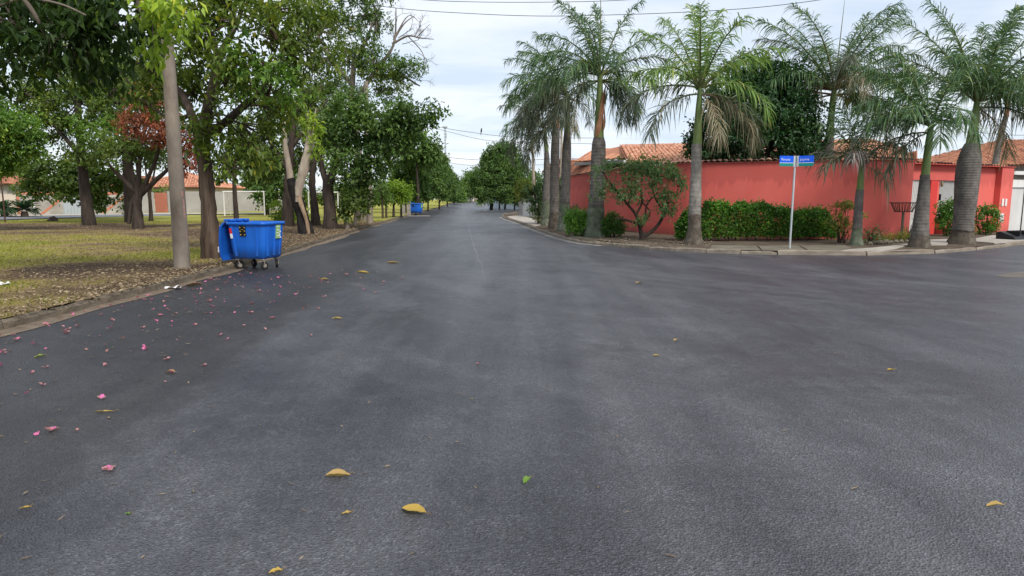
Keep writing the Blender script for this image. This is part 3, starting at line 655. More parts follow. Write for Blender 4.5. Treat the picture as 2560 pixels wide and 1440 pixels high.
# white garage next door
ng = thing('garage', (gB.x, gB.y, 0.1), 'white flat roofed garage front with tall grey gates beside the red wall', 'garage', rz=grot - 0.10)
nb = NB(); nb.box(0.06, 0.16, -0.05, 0.2, -0.2, 2.42); nb.build('post', M['paint_white'], ng)
nb = NB(); nb.box(0.05, 9.0, -0.05, 0.2, 2.05, 2.40); nb.build('beam', M['paint_white'], ng)
nb = NB(); nb.box(0.04, 9.0, -0.25, 3.2, 2.62, 2.78); nb.build('roof_slab', M['paint_white'], ng)
nb = NB(); nb.box(0.04, 9.0, 0.30, 0.5, 2.404, 2.617); nb.build('fascia', M['pave'], ng)
gx = 0.17
for k in range(6):
    nb = NB(); nb.box(gx, gx + 1.12, 0.03, 0.07, 0.04, 2.04); pnl = nb.build('gate_panel', M['metal_white'], ng)
    nb = NB(); nb.box(gx + 1.123, gx + 1.16, 0.0, 0.08, 0.02, 2.045); nb.build('gate_frame', M['black_metal'], ng)
    gx += 1.165

# main house behind the wall
def house(name, label, x0, x1, y0, y1, h, ridge_h, mesh, mat, wall, singles=0, ov=0.5, hip=True, rz=0.0, rows=0.36, pitch=0.215):
    c = Vector(((x0 + x1)/2, (y0 + y1)/2, gz((y0 + y1)/2) + 0.1))
    r = thing(name, c, label, 'house')
    nbm = NB(); nbm.box(x0 - c.x, x1 - c.x, y0 - c.y, y1 - c.y, -0.2, h - c.z); nbm.build('wall', wall, r)
    X0, X1, Y0, Y1 = x0 - ov, x1 + ov, y0 - ov, y1 + ov; ym = (Y0 + Y1)/2; ins = (Y1 - Y0)/2 if hip else 0.0
    E = [(X0, Y0, h), (X1, Y0, h), (X1, Y1, h), (X0, Y1, h)]; A, B = (X0 + ins, ym, ridge_h), (X1 - ins, ym, ridge_h)
    tile_slope(r, E[0], E[1], A, B, mesh, mat, singles, pitch, rows)
    tile_slope(r, E[2], E[3], B, A, mesh, mat, 0, pitch, rows)
    if hip:
        tile_slope(r, E[3], E[0], A, A, mesh, mat, 0, pitch, rows); tile_slope(r, E[1], E[2], B, B, mesh, mat, 0, pitch, rows)
        for a, b in ((E[0], A), (E[1], B)): ridge_tiles(r, a, b, mesh)
    else:
        for xx in (X0, X1):
            nbm = NB(); nbm.add([(xx - c.x, y0 - c.y, h - c.z), (xx - c.x, y1 - c.y, h - c.z), (xx - c.x, ym - c.y, ridge_h - c.z - .05)], [(0, 1, 2)]); nbm.build('gable', wall, r)
    ridge_tiles(r, A, B, mesh)
    nbm = NB(); nbm.box(X0 - c.x + .02, X1 - c.x - .02, Y0 - c.y + .02, Y0 - c.y + .06, h - c.z - .16, h - c.z - .035); nbm.build('fascia', M['bark_dark'], r)
    return r
M['plaster_pink'] = surf('plaster_pink', (0.48, 0.22, 0.16), (0.56, 0.29, 0.21), 0.8, 0.85, 0.2, 30)
M['plaster_grey'] = surf('plaster_grey', (0.30, 0.28, 0.26), (0.40, 0.38, 0.36), 0.8, 0.85, 0.2, 30)
M['plaster_cream'] = surf('plaster_cream', (0.55, 0.46, 0.36), (0.66, 0.57, 0.46), 0.8, 0.85, 0.2, 30, (1, 1, 1), 0.2, ((0.4, 0.33, 0.26), 0.5))
h1 = thing('house', (9.5, 36, .1), 'low house with a broad orange clay tile roof behind the red wall', 'house')
A0, A1, A2, A3 = at(1436, 405, 44.0), at(1584, 394.5, 35.5), at(1548, 364.5, 40.6), at(1484, 383, 46.0)
B0, B1, B2, B3 = at(1572, 411, 32.4), at(2290, 401, 28.3), at(2185, 352, 35.5), at(1549, 364.3, 40.4)
tile_slope(h1, B0, B1, B3, B2, TILE, M['tile'], 270); tile_slope(h1, A0, A1, A3, A2, TILE, M['tile'], 20)
D1 = Vector((20.6, 40, B1.z)); tile_slope(h1, B1, D1, B2, B2, TILE, M['tile'], 0)
ridge_tiles(h1, B3, B2, TILE); ridge_tiles(h1, A0, A3, TILE); ridge_tiles(h1, B1, B2, TILE)
oh = Vector(h1.location)
def beam(a, b, r, name, mat, root=h1, dz=0.0):
    nbm = NB(); o_ = Vector(root.location); z = Vector((0, 0, dz)); a, b = Vector(a) - o_ + z, Vector(b) - o_ + z; t = (b - a).normalized(); s_ = t.cross(Vector((0, 0, 1))).normalized()*r[0]; u = Vector((0, 0, r[1]))
    nbm.loft([[tuple(p + s_ + u), tuple(p - s_ + u), tuple(p - s_ - u), tuple(p + s_ - u)] for p in (a, b)], True, .5, False); return nbm.build(name, mat, root)
beam(A0, A1, (.03, .09), 'fascia', M['plaster_grey'], dz=-.14); beam(A1 + Vector((-.05, 0, .03)), at(1560, 406, 33.4), (.04, .07), 'verge_board', M['paint_white'])
nb = NB(); nb.prism([(x - 9.5, y - 36) for x, y in ((4.9, 45.2), (6.7, 36.6), (8.2, 33.0), (19.5, 31.0), (19.5, 40), (5.4, 48))], -.2, 3.0); nb.build('wall', M['plaster_pink'], h1)
nb = NB(); nb.prism([(x - 9.5, y - 36) for x, y in ((4.75, 44.6), (6.55, 36.3), (6.8, 36.3), (5.0, 44.6))], -.1, 3.75); nb.build('wall', M['bark_brown'], h1)
h2 = thing('house', (4.8, 41, .1), 'small annex with weathered brown tile roof sloping to the red wall', 'house')
C0, C1, C2, C3 = at(1424, 441, 45.3), at(1502, 426, 37.6), at(1502, 405, 40.5), at(1424, 410, 48.5)
tile_slope(h2, C0, C1, C3, C2, TILE_BROWN, M['tile_brown'], 60); beam(C0, C1, (.03, .06), 'verge_board', M['plaster_cream'], h2, -.04)
nb = NB(); nb.prism([(C0.x - 4.8 + .35, 4.5), (C1.x - 4.8, -2.6), (C2.x - 4.8 + .3, -.8), (C3.x - 4.8 + .3, 7.0)], -.2, 2.7); nb.build('wall', M['plaster_pink'], h2)
h3 = house('house', 'tiled house roof behind the white garage at the right edge', 26.2, 42, 38, 48, 3.5, 5.3, TILE_BROWN, M['tile_brown'], M['plaster_grey'], 0, 0.5, True)
h4 = house('house', 'salmon building with flat parapet behind the leftmost palms', 3.0, 7.5, 52, 60, 4.0, 4.9, TILE_BROWN, M['tile_brown'], M['plaster_pink'], 0, 0.3, True)
# antenna on the main roof
an = thing('antenna', tuple(at(1608, 364, 39.8)), 'thin television antenna standing on the orange tile roof ridge', 'antenna')
nb = NB(); nb.tube([(0, 0, 0), (0, 0, 1.25)], 0.012, 5); nb.build('mast', M['galv'], an)
nb = NB(); nb.tube([(-0.35, 0, 1.2), (0.35, 0, 1.2)], 0.008, 5); [nb.tube([(x, -0.2, 1.2), (x, 0.2, 1.2)], 0.005, 4) for x in (-.3, -.15, 0, .15, .3)]; nb.build('boom', M['galv'], an)
# beige gates up the street, light blue wall farther on
bw = thing('gate_wall', (1.25, 57.0, gz(57) + .1), 'beige street front with a pale grey metal gate left of the palms', 'wall')
def seg_wall(root, a, b, h, mat, name='wall_body', th=0.2, z0=-0.2, off=0.0):
    oo = Vector(root.location); a, b = Vector((*a, 0)), Vector((*b, 0)); t = (b - a).normalized(); n = Vector((-t.y, t.x, 0))
    if n.y < 0: n = -n
    P = [a + n*off, b + n*off, b + n*(th + off), a + n*(th + off)]
    nbm = NB(); P2 = [(p.x - oo.x, p.y - oo.y) for p in P]
    ar = sum(P2[i][0]*P2[(i+1) % 4][1] - P2[(i+1) % 4][0]*P2[i][1] for i in range(4))
    nbm.prism(P2 if ar > 0 else P2[::-1], z0, h); return nbm.build(name, mat, root)
seg_wall(bw, (0.60, 61.0), (0.95, 58.9), 2.0, M['plaster_grey'], 'pier')
seg_wall(bw, (0.955, 58.8), (1.62, 55.6), 1.85, M['metal_white'], 'gate_panel', 0.06)
seg_wall(bw, (1.63, 55.5), (2.25, 52.4), 1.9, M['plaster_cream'])
seg_wall(bw, (2.26, 52.3), (3.5, 45.0), 2.25, M['plaster_cream'])
blw = thing('street_wall', (2.2, 93.0, gz(93) + .05), 'pale blue wall beyond the big round street tree', 'wall')
M['plaster_blue'] = surf('plaster_blue', (0.42, 0.50, 0.58), (0.52, 0.60, 0.68), 0.8, 0.8, 0.1, 30)
seg_wall(blw, (-3.5, 97), (3.6, 90), 2.1, M['plaster_blue'])
bo = thing('bollard', G(1300, 533.5, .1), 'short white concrete post at the corner of the pavement', 'bollard')
nb = NB(); nb.cbox(-.14, .14, -.14, .14, -.1, .78, .03); nb.build('post', M['paint_white'], bo)
nb = NB(); nb.lathe([(.09, .782), (.15, .80), (.11, .87), (.02, .89)], 10); nb.build('cap', M['paint_white'], bo)

# ================================================================== LEFT: BEYOND THE PARK
M['wall_worn'] = surf('wall_worn', (0.28, 0.25, 0.22), (0.40, 0.37, 0.34), 0.9, 0.9, 0.4, 20, (1, 1, 1.5), 0.2, ((0.60, 0.57, 0.53), 0.6))
M['stripe'] = surf('stripe', (0.50, 0.17, 0.10), (0.60, 0.23, 0.14), 1.2, 0.85, 0.2, 30)
M['brick'] = surf('brick', (0.33, 0.11, 0.075), (0.44, 0.17, 0.11), 1.5, 0.9, 0.4, 12)
M['gate_blue'] = surf('gate_blue', (0.38, 0.42, 0.47), (0.44, 0.48, 0.53), 0.5, 0.6, 0.05)
def far_wall(label, pa, pb, h, mat, hz=0.12, name='boundary_wall'):
    a, b = G(*pa, hz), G(*pb, hz); t = b - a; L = Vector((t.x, t.y)).length
    r = thing(name, (a.x, a.y, min(a.z, b.z) - 0.05), label, 'wall', rz=math.atan2(t.y, t.x))
    nbm = NB(); nbm.box(0, L, 0, 0.2, -0.4, h); nbm.build('wall_body', mat, r); return r, L
r, L = far_wall('worn grey wall with salmon border and diagonal stripe left of the blue gate', (45, 538), (163, 535.8), 2.15, M['wall_worn'])
def stripes(r, L, n, flip=False, h=2.15):
    nb = NB(); nb.box(-.02, L + .02, -0.03, -0.003, h - .2, h + .02); nb.build('border', M['stripe'], r)
    nb = NB(); nb.box(0.0, .22, -0.028, -0.004, 0, h - .203); nb.build('border', M['stripe'], r)
    for k in range(n):
        a = L*(k + .42)/n; nb = NB(); w = .30; dx = 2.3
        nb.loft([[(a, y, 0.02), (a + w, y, 0.02), (a + w + dx, y, h - .205), (a + dx, y, h - .205)] for y in (-.006, -.025)], True, .5, False); nb.build('stripe', M['stripe'], r)
stripes(r, L, 1)
r, L = far_wall('blue grey sheet metal gate in the wall beyond the park', (164, 535.7), (214, 534.7), 1.9, M['gate_blue'], name='street_gate')
r2 = r; r2.location.y -= 0.25; r2['category'] = 'gate'
for k in range(int(L/0.3)):
    nb = NB(); nb.box(0.05 + .3*k, 0.07 + .3*k, -.015, -.002, -.1, 1.85); nb.build('seam', M['plaster_grey'], r)
r, L = far_wall('worn grey wall with salmon stripe behind the multi stemmed tree', (215, 534.4), (300, 533.0), 2.15, M['wall_worn']); stripes(r, L, 1)
r, L = far_wall('beige low wall at the far left behind the cycads', (-260, 545), (44, 538.2), 2.0, M['plaster_cream'])
r, L = far_wall('plain grey block wall with concrete posts beside the brick wall', (300, 532.6), (388, 531.3), 2.2, M['plaster_grey'])
for k in range(int(L/2.2)):
    nb = NB(); nb.box(2.2*k + .4, 2.2*k + .6, -.06, -.002, -.3, 2.25); nb.build('post', M['concrete'], r)
r, L = far_wall('red brick boundary wall between grey wall panels', (389, 531.2), (420, 530.9), 2.15, M['brick'])
me = None; rows_ = int(2.1/0.19); n_ = 0
for i in range(rows_):
    for k in range(int(L/0.42)):
        x = 0.42*k + (0.21 if i % 2 else 0) + .02
        if x + .38 > L: continue
        if me is None:
            nb = NB(); nb.box(0, .385, -.016, -.002, 0, .155); ob = nb.build('brick', M['brick'], r); me = ob.data
        else: ob = bpy.data.objects.new('brick', me); COL.objects.link(ob); ob.parent = r
        ob.location = (x, random.uniform(-.004, 0), 0.02 + .19*i)
r, L = far_wall('long grey wall running behind the football goal', (421, 530.8), (760, 526), 2.3, M['plaster_grey'])
for k in range(int(L/3.2)):
    nb = NB(); nb.box(3.2*k + .3, 3.2*k + .52, -.07, -.002, -.3, 2.36); nb.build('post', M['concrete'], r)
house('house', 'small house with bright orange roof behind the brick wall', -45, -35.5, 78, 88, 3.0, 4.9, TILE, M['tile'], M['plaster_cream'], 0, .5, True, rows=.5, pitch=.32)
house('house', 'grey rendered house with an orange fascia at the far left', -58, -50, 66, 75, 3.1, 4.3, TILE_BROWN, M['tile_brown'], M['plaster_grey'], 0, .5, True, rows=.5, pitch=.32)
house('house', 'long low brown roofed house behind the striped wall', -56, -43, 84, 94, 3.2, 4.6, TILE_BROWN, M['tile_brown'], M['wall_worn'], 0, .5, True, rows=.5, pitch=.32)

# ================================================================== VEGETATION
def unit(v): return v/(np.linalg.norm(v, axis=-1, keepdims=True) + 1e-9)
def add_leaves(nb, P, A, N, L, W, tint, fold=0.22, curl=0.12, mi=0):
    n = len(P); S = unit(np.cross(A, N)); L = np.broadcast_to(np.asarray(L, float), (n,))[:, None]; W = np.broadcast_to(np.asarray(W, float), (n,))[:, None]
    V = np.empty((n, 4, 3))
    V[:, 0] = P; V[:, 1] = P + A*L*0.48 + S*W*0.5 + N*W*fold; V[:, 2] = P + A*L - N*L*curl; V[:, 3] = P + A*L*0.42 - S*W*0.5 + N*W*fold
    k = np.arange(n)*4
    F = np.empty((n, 2, 3), np.int64); F[:, 0] = np.stack([k, k+1, k+2], 1); F[:, 1] = np.stack([k, k+2, k+3], 1)
    nb.add(V.reshape(-1, 3), F.reshape(-1, 3), np.repeat(tint, 2), False, mi)
def clump_leaves(nb, c, r, n, L, W, droop=0.35, shell=0.45, per=9, lump=0.42, gap=0.35, tint=(0.0, 1.0), cut=None, flat=0.0, spread=1.4):
    c = np.array(tuple(c)); r = np.array(r, float); ns = max(4, int(n/per))
    u = unit(RNG.normal(size=(ns, 3))); C = unit(RNG.normal(size=(14, 3)))
    lum = np.exp(-(1 - u @ C.T)*9).max(1)
    rad = (shell + (1 - shell)*RNG.random(ns)**0.55)*(1 - lump + lump*1.25*lum)
    P = c + u*rad[:, None]*r
    cell = np.floor(P/(L*3.2)).astype(int); h = np.sin(cell @ np.array([12.98, 78.23, 37.7]))*43758.5; h = h - np.floor(h)
    keep = (h > gap) | (RNG.random(ns) < 0.18); P, u, h = P[keep], u[keep], h[keep]
    if cut is not None: k2 = P[:, 2] > cut; P, u, h = P[k2], u[k2], h[k2]
    if len(P) == 0: return P
    d = unit(u*0.8 + RNG.normal(0, 0.55, P.shape) + np.array([0, 0, 0.1]))
    k = np.repeat(np.arange(len(P)), per); t = RNG.random(len(k))[:, None]
    Q = P[k] + d[k]*(t - 0.3)*L*spread*1.6 + RNG.normal(0, L*0.28*spread, (len(k), 3))
    A = unit(d[k]*0.55 + RNG.normal(0, 0.62, Q.shape) + np.array([0, 0, -droop]))
    up = unit(np.array([0, 0, 1.0]) + RNG.normal(0, 0.45, Q.shape) + u[k]*0.35)
    N = unit(up - A*(up*A).sum(1, keepdims=True))
    tb = tint[0] + (tint[1] - tint[0])*np.clip(0.5*h[k] + 0.5*RNG.random(len(k))**1.3 + 0.06*RNG.normal(size=len(k)), 0, 1)
    s = RNG.uniform(0.65, 1.2, len(k))
    add_leaves(nb, Q, A, N, L*s, W*s, tb)
    return P
def px_path(pts, Y0, slim=1.0):
    P, R = [], []
    for q in pts:
        Y = Y0 + (q[3] if len(q) > 3 else 0.0); P.append(at(q[0], q[1], Y)); R.append(q[2]*slim*Y/FPX/2)
    return P, R
def tree(name, label, trunk, limbs, clumps, leaf, L, Wd, cover=1.5, bark='bark_dark', Y0=None, gap=0.35, droop=0.35, tw=7, h=0.12, cat='tree', group=None, per=9, extra=(), shell=0.45, lump=0.42, flare=1.12, tint=(0, 1), spread=1.4):
    """trunk/limbs: (px, py, width_px[, dY]); clumps: (px, py, rx_px, ry_px[, dY[, leaf material]])"""
    if Y0 is None: base = G(trunk[0][0], trunk[0][1], h); Y0 = base.y
    else: base = at(trunk[0][0], trunk[0][1], Y0); base.z = gz(Y0) + h
    root = thing(name, base, label, cat, group)
    P, R = px_path(trunk, Y0, .9); P[0] = base.copy(); P[0].z -= 0.15
    R[0] *= flare; nb = NB(); nb.tube(P, R, 12, seg=6, rough=0.06); nb.build('trunk', M[bark], root, origin=base)
    tips = [P[-1]] + P[len(P)//2:]
    for lb in limbs:
        bm = lb[0] if isinstance(lb[0], str) else bark; q = lb[1:] if isinstance(lb[0], str) else lb
        Pl, Rl = px_path(q, Y0); nb = NB(); nb.tube(Pl, Rl, 8, seg=5, rough=0.06); nb.build('limb', M[bm], root, origin=base)
        tips += Pl[1:]
    crowns, twn = {}, NB()
    for c in clumps:
        Y = Y0 + (c[4] if len(c) > 4 else 0.0); mt = c[5] if len(c) > 5 else leaf
        ctr = at(c[0], c[1], Y); rx, rz = c[2]*Y/FPX, c[3]*Y/FPX; ry = min(max(rx, rz), 1.35*min(rx, rz) + 0.4)
        area = 4*math.pi*((rx*ry)**1.6 + (rx*rz)**1.6 + (ry*rz)**1.6)**(1/1.6)/3**(1/1.6)
        n = int(cover*area/(0.5*L*Wd))
        nb = crowns.setdefault(mt, NB())
        S = clump_leaves(nb, ctr, (rx, ry, rz), n, L, Wd, droop, shell, per, lump, gap, tint, spread=spread)
        near = min(tips, key=lambda t: (t - ctr).length)
        if tw and len(S):
            hub = near.lerp(ctr, 0.6) + Vector(RNG.normal(0, 0.15*rx, 3)); r0 = max(0.012, 0.045*min(rx, rz))
            twn.tube([near, near.lerp(hub, .5) + Vector(RNG.normal(0, 0.08*rx, 3)), hub], [r0*1.5, r0*1.2, r0], 5, seg=3, caps=False)
            for i in RNG.integers(0, len(S), tw):
                e = Vector(S[i]); m = hub.lerp(e, .5) + Vector(RNG.normal(0, 0.10*rx, 3))
                twn.tube([hub, m, e], [r0*.8, r0*.5, r0*.2], 4, seg=2, caps=False)
    for mt, nb in crowns.items():
        if nb.n: nb.build('crown', M[mt], root, origin=base)
    if twn.n: tag(twn.build('twigs', M[bark], root, origin=base), kind='stuff')
    return root

# ---- left: overhanging tree just out of frame, the big tree by the pole
tree('tree', 'dark backlit large leaved tree overhanging the top left corner of the picture', [(-560, 790, 60), (-540, 400, 48), (-480, 0, 40), (-420, -260, 30)],
     [[(-480, 0, 26), (-250, -60, 18), (-60, 18, 8, -.4), (60, -4, 6, -.6), (150, 10, 5, -.6), (215, 38, 4, -.6)],
      [(-420, -200, 22), (-120, -160, 14), (150, -110, 9), (380, -60, 5)],
      [(-250, -60, 12), (-80, 60, 8, 1), (60, 55, 4, 1), (90, 30, 3, 1)]],
     [(40, 40, 150, 95, 0), (185, 100, 130, 90, .3), (310, 30, 150, 95, .6), (130, -40, 200, 90, 0.8), (395, 45, 70, 80, 0, 'leaf_yellow'), (-60, 120, 110, 120, 1.2), (250, 160, 60, 45, 1), (60, 150, 80, 50, 0.5)],
     'leaf_backlit', 0.20, 0.085, 1.05, 'bark_grey', Y0=11.0, gap=0.36, droop=0.8, tw=9, spread=1.6)
tree('tree', 'big leafy tree with peeling brown trunk right behind the near blue bin', [(528, 646, 50), (523, 540, 42), (515, 440, 38), (505, 370, 37), (500, 325, 34)],
     [['bark_dark', (500, 345, 28), (478, 285, 22), (450, 230, 16, .3), (400, 190, 10, .5), (330, 150, 6, .6)],
      ['bark_dark', (505, 330, 30), (525, 250, 24, -.3), (548, 150, 20, -.3), (572, 95, 15, -.2), (596, 50, 11), (610, -20, 8)],
      ['bark_dark', (512, 340, 24), (570, 300, 20, -.3), (612, 262, 18, -.5), (645, 235, 14, -.6), (690, 165, 10, -.5), (712, 122, 7, -.5)],
      ['bark_dark', (548, 150, 14, -.3), (530, 90, 10), (505, 20, 8, .3), (480, -50, 6)],
      ['bark_dark', (478, 285, 12, 0), (440, 300, 8, .4), (380, 268, 5, .7), (300, 180, 4, 1)],
      ['bark_dark', (560, 210, 12), (590, 160, 8, .4), (600, 100, 6, .6)]],
     [(560, 40, 120, 90, -.2), (470, 120, 95, 80, .5), (650, 90, 110, 85, -.7), (545, 330, 60, 60, -.4), (690, 215, 75, 55, -1.0, 'leaf_fresh'), (625, 330, 60, 70, -.2), (760, 150, 80, 80, .2), (420, 190, 90, 60, 1),
      (520, -60, 180, 90, .2), (730, 30, 110, 80, .5), (600, 200, 70, 60, .8), (640, 370, 45, 45, -.3, 'leaf_warm'), (500, 240, 60, 50, 1.2), (380, 250, 70, 40, 1.2), (690, 290, 50, 50, .5), (800, 90, 70, 60, 1), (570, 400, 30, 35, -.7), (520, 270, 55, 45, -1.1), (560, 160, 60, 45, -1.3), (620, 150, 60, 50, -1.2, 'leaf_fresh'), (480, 330, 30, 40, -.6), (610, 250, 45, 35, -1.0)],
     'leaf_near', 0.21, 0.085, 0.92, 'bark_brown', gap=0.47, droop=0.5, tw=9)
# ---- left: park trees
tree('tree', 'park tree with a stout straight dark trunk left of the multi stemmed tree', [(224, 563, 34), (212, 470, 26), (204, 390, 22), (196, 300, 18), (192, 220, 13)],
     [[(204, 390, 14), (150, 330, 9), (100, 260, 6), (60, 230, 4)], [(198, 320, 12), (250, 260, 8), (290, 220, 5)], [(193, 240, 10), (140, 180, 6), (120, 120, 4)]],
     [(190, 270, 95, 70, 0), (110, 310, 75, 60, 1), (255, 330, 70, 55, -1, 'leaf_fresh'), (130, 215, 90, 60, 2), (250, 190, 90, 60, 1), (60, 240, 80, 60, 1), (215, 380, 75, 35, -.8), (300, 260, 60, 50, 0), (180, 130, 120, 60, 2)],
     'leaf_deep', 0.22, 0.11, 0.92, gap=0.42)
tree('tree', 'thick trunked park tree just behind the multi stemmed rusty tree', [(328, 556, 30), (322, 480, 24), (318, 420, 22), (310, 330, 17), (300, 230, 10)],
     [[(318, 420, 12), (360, 330, 9), (390, 250, 5)], [(314, 380, 11), (270, 300, 8), (230, 240, 5)]],
     [(330, 220, 95, 60, 1), (250, 230, 80, 50, 2), (420, 200, 70, 60, 1), (330, 150, 120, 60, 2), (290, 300, 60, 35, 0)],
     'leaf_deep', 0.22, 0.11, 0.88, gap=0.42)
tree('tree', 'multi stemmed tree with rust brown dying foliage', [(346, 571, 32), (343, 520, 22), (345, 482, 24)],
     [[(345, 485, 14), (315, 455, 11), (280, 420, 8), (262, 395, 5)], [(345, 485, 12), (330, 430, 10), (325, 370, 7), (318, 320, 4)], [(346, 485, 13), (348, 420, 10), (356, 350, 7), (366, 290, 4)],
      [(348, 487, 14), (372, 440, 10), (395, 380, 7), (405, 310, 4)], [(348, 490, 15), (385, 455, 12), (418, 425, 9), (445, 398, 5), (468, 350, 3)], [(340, 520, 10), (330, 500, 8), (322, 560, 8)],
      [(345, 480, 9), (340, 400, 6), (300, 340, 4)]],
     [(372, 245, 44, 30, -2.5, 'leaf_rust'), (345, 285, 40, 34, -2.5, 'leaf_rust'), (400, 295, 40, 40, -2.5, 'leaf_rust'), (365, 265, 48, 42, 0, 'leaf_rust'), (405, 330, 45, 45, -.5, 'leaf_rust'), (335, 310, 42, 38, .4, 'leaf_rust'), (465, 345, 38, 48, -.8, 'leaf_rust'), (300, 375, 55, 38, 0, 'leaf_deep'), (260, 360, 50, 40, .5, 'leaf_deep'), (360, 370, 45, 30, .4, 'leaf_deep'), (475, 400, 30, 40, -.5, 'leaf_rust')],
     'leaf_rust', 0.19, 0.09, 1.0, gap=0.45, tw=14)
tree('tree', 'slender forked tree between the rusty tree and the concrete pole', [(378, 553, 12), (376, 515, 9), (373, 480, 9)],
     [[(373, 480, 7), (366, 440, 5), (362, 400, 3)], [(374, 482, 7), (384, 440, 5), (392, 395, 3)]], [(372, 380, 45, 40, .4), (400, 400, 40, 30, 1)], 'leaf_deep', 0.22, 0.11, 0.9, gap=0.4)
tree('tree', 'light green tree at the left edge of the park', [(-60, 575, 26), (-50, 470, 20), (-40, 380, 15)], [[(-45, 420, 10), (10, 370, 7), (50, 340, 4)]],
     [(30, 320, 75, 45, 0), (-20, 370, 70, 60, 0), (65, 360, 45, 40, .3), (10, 410, 45, 30, .5), (-60, 280, 80, 60, 1)], 'leaf_fresh', 0.19, 0.10, 1.6, gap=0.2, Y0=30.0)
tree('tree', 'low spreading dark green tree in front of the striped wall', [(222, 544, 14), (220, 510, 11), (218, 470, 9)], [[(219, 490, 7), (160, 450, 5), (110, 430, 3)], [(219, 480, 7), (270, 450, 5), (320, 440, 3)]],
     [(130, 430, 72, 42, 0), (200, 445, 70, 48, 0), (280, 455, 55, 38, .5), (90, 470, 45, 26, 0), (185, 485, 50, 25, -.3), (240, 500, 40, 20, 0), (330, 450, 32, 28, 1)], 'leaf_deep', 0.34, 0.22, 1.5, Y0=50.0, gap=0.25, tint=(0, .85))
tree('tree', 'thin dark stemmed tree behind the near blue bin', [(593, 566, 14), (588, 500, 12), (586, 440, 10), (590, 380, 8)], [[(587, 450, 6), (560, 410, 4), (540, 380, 3)], [(588, 430, 7), (630, 390, 5), (660, 360, 3)]],
     [(600, 380, 70, 50, 1), (650, 420, 50, 40, 1.5), (560, 420, 45, 40, 1), (620, 330, 70, 50, 2)], 'leaf_deep', 0.23, 0.11, 1.1, gap=0.4, Y0=36.0)
tree('tree', 'round dark green tree behind the football goal', [(668, 541, 16), (668, 510, 12), (666, 480, 10)], [[(667, 490, 7), (640, 460, 5)]],
     [(680, 455, 62, 45, 0), (640, 440, 45, 42, 1), (725, 450, 45, 45, 0), (690, 410, 60, 40, 1), (660, 490, 34, 22, -1)], 'leaf_row', 0.34, 0.20, 1.6, gap=0.2, Y0=62.0)
tree('tree', 'dark trunked tree standing left of the burnt forked tree', [(718, 557, 34), (720, 490, 27), (723, 420, 22), (730, 340, 17), (740, 260, 12)],
     [[(722, 430, 13), (680, 360, 9), (650, 310, 6)], [(727, 370, 13), (780, 300, 8), (820, 250, 5)]],
     [(700, 330, 75, 55, 1), (760, 290, 80, 60, 2), (680, 400, 50, 40, 0), (780, 390, 60, 50, 2), (730, 240, 110, 60, 3), (650, 280, 60, 50, 2)], 'leaf_deep', 0.22, 0.11, 0.8, gap=0.45, Y0=37.0)
# burnt forked tree
bt = tree('tree', 'burnt forked tree with charred black base and two pale limbs', [(766, 584, 44), (757, 545, 33), (745, 505, 32), (734, 470, 30), (727, 446, 22)],
     [['bark_pale', (727, 452, 17), (722, 415, 15), (714, 370, 12), (711, 330, 11), (709, 296, 8)], ['bark_pale', (746, 505, 14, -.2), (748, 470, 21, -.2), (757, 430, 24, -.2), (770, 380, 22, -.1), (776, 345, 21)],
      ['bark_split', (772, 585, 9, -.32), (766, 550, 9, -.32), (754, 515, 12, -.30), (747, 490, 12, -.25)], ['bark_pale', (776, 350, 12), (771, 310, 8), (768, 280, 4)], ['bark_pale', (778, 350, 8), (785, 310, 5), (790, 270, 3)]],
     [(780, 320, 26, 40, 0), (795, 375, 16, 22, 0), (765, 300, 22, 25, 0)], 'leaf_yellow', 0.17, 0.075, 0.7, 'bark_burnt', gap=0.4, tw=6)
tree('tree', 'leaning dark trunked tree right of the burnt forked tree', [(790, 563, 26), (785, 500, 18), (780, 455, 18), (786, 400, 15), (800, 330, 10)], [[(782, 440, 9), (760, 390, 6)], [(787, 400, 9), (830, 330, 6)]],
     [(790, 330, 70, 55, 1), (840, 290, 70, 55, 2), (760, 400, 40, 35, 1)], 'leaf_deep', 0.22, 0.11, 0.8, gap=0.45)
tree('tree', 'wide dark green tree reaching a long branch out over the road', [(826, 572, 40), (824, 520, 31), (820, 470, 31), (826, 440, 30)],
     [[(820, 470, 17), (806, 420, 14), (798, 360, 10), (800, 300, 6)], [(826, 445, 22), (850, 395, 16), (870, 350, 12), (900, 300, 8), (940, 270, 5)], [(826, 445, 16), (838, 390, 11), (840, 330, 7)],
      [(850, 395, 12), (910, 360, 9), (970, 330, 6), (1030, 292, 5), (1080, 282, 3)]],
     [(890, 320, 75, 55, 0), (960, 300, 70, 45, -.3), (1035, 270, 60, 22, -.5), (1082, 278, 34, 20, -.6), (1050, 305, 42, 18, -.4), (870, 400, 55, 45, -.3), (930, 375, 65, 50, 0), (990, 350, 55, 40, 0), (820, 330, 60, 55, .5), (930, 430, 50, 35, .5), (870, 260, 60, 40, .5), (880, 450, 40, 28, .2), (1005, 320, 50, 30, 0)],
     'leaf_row', 0.22, 0.12, 1.35, gap=0.30, tw=8)
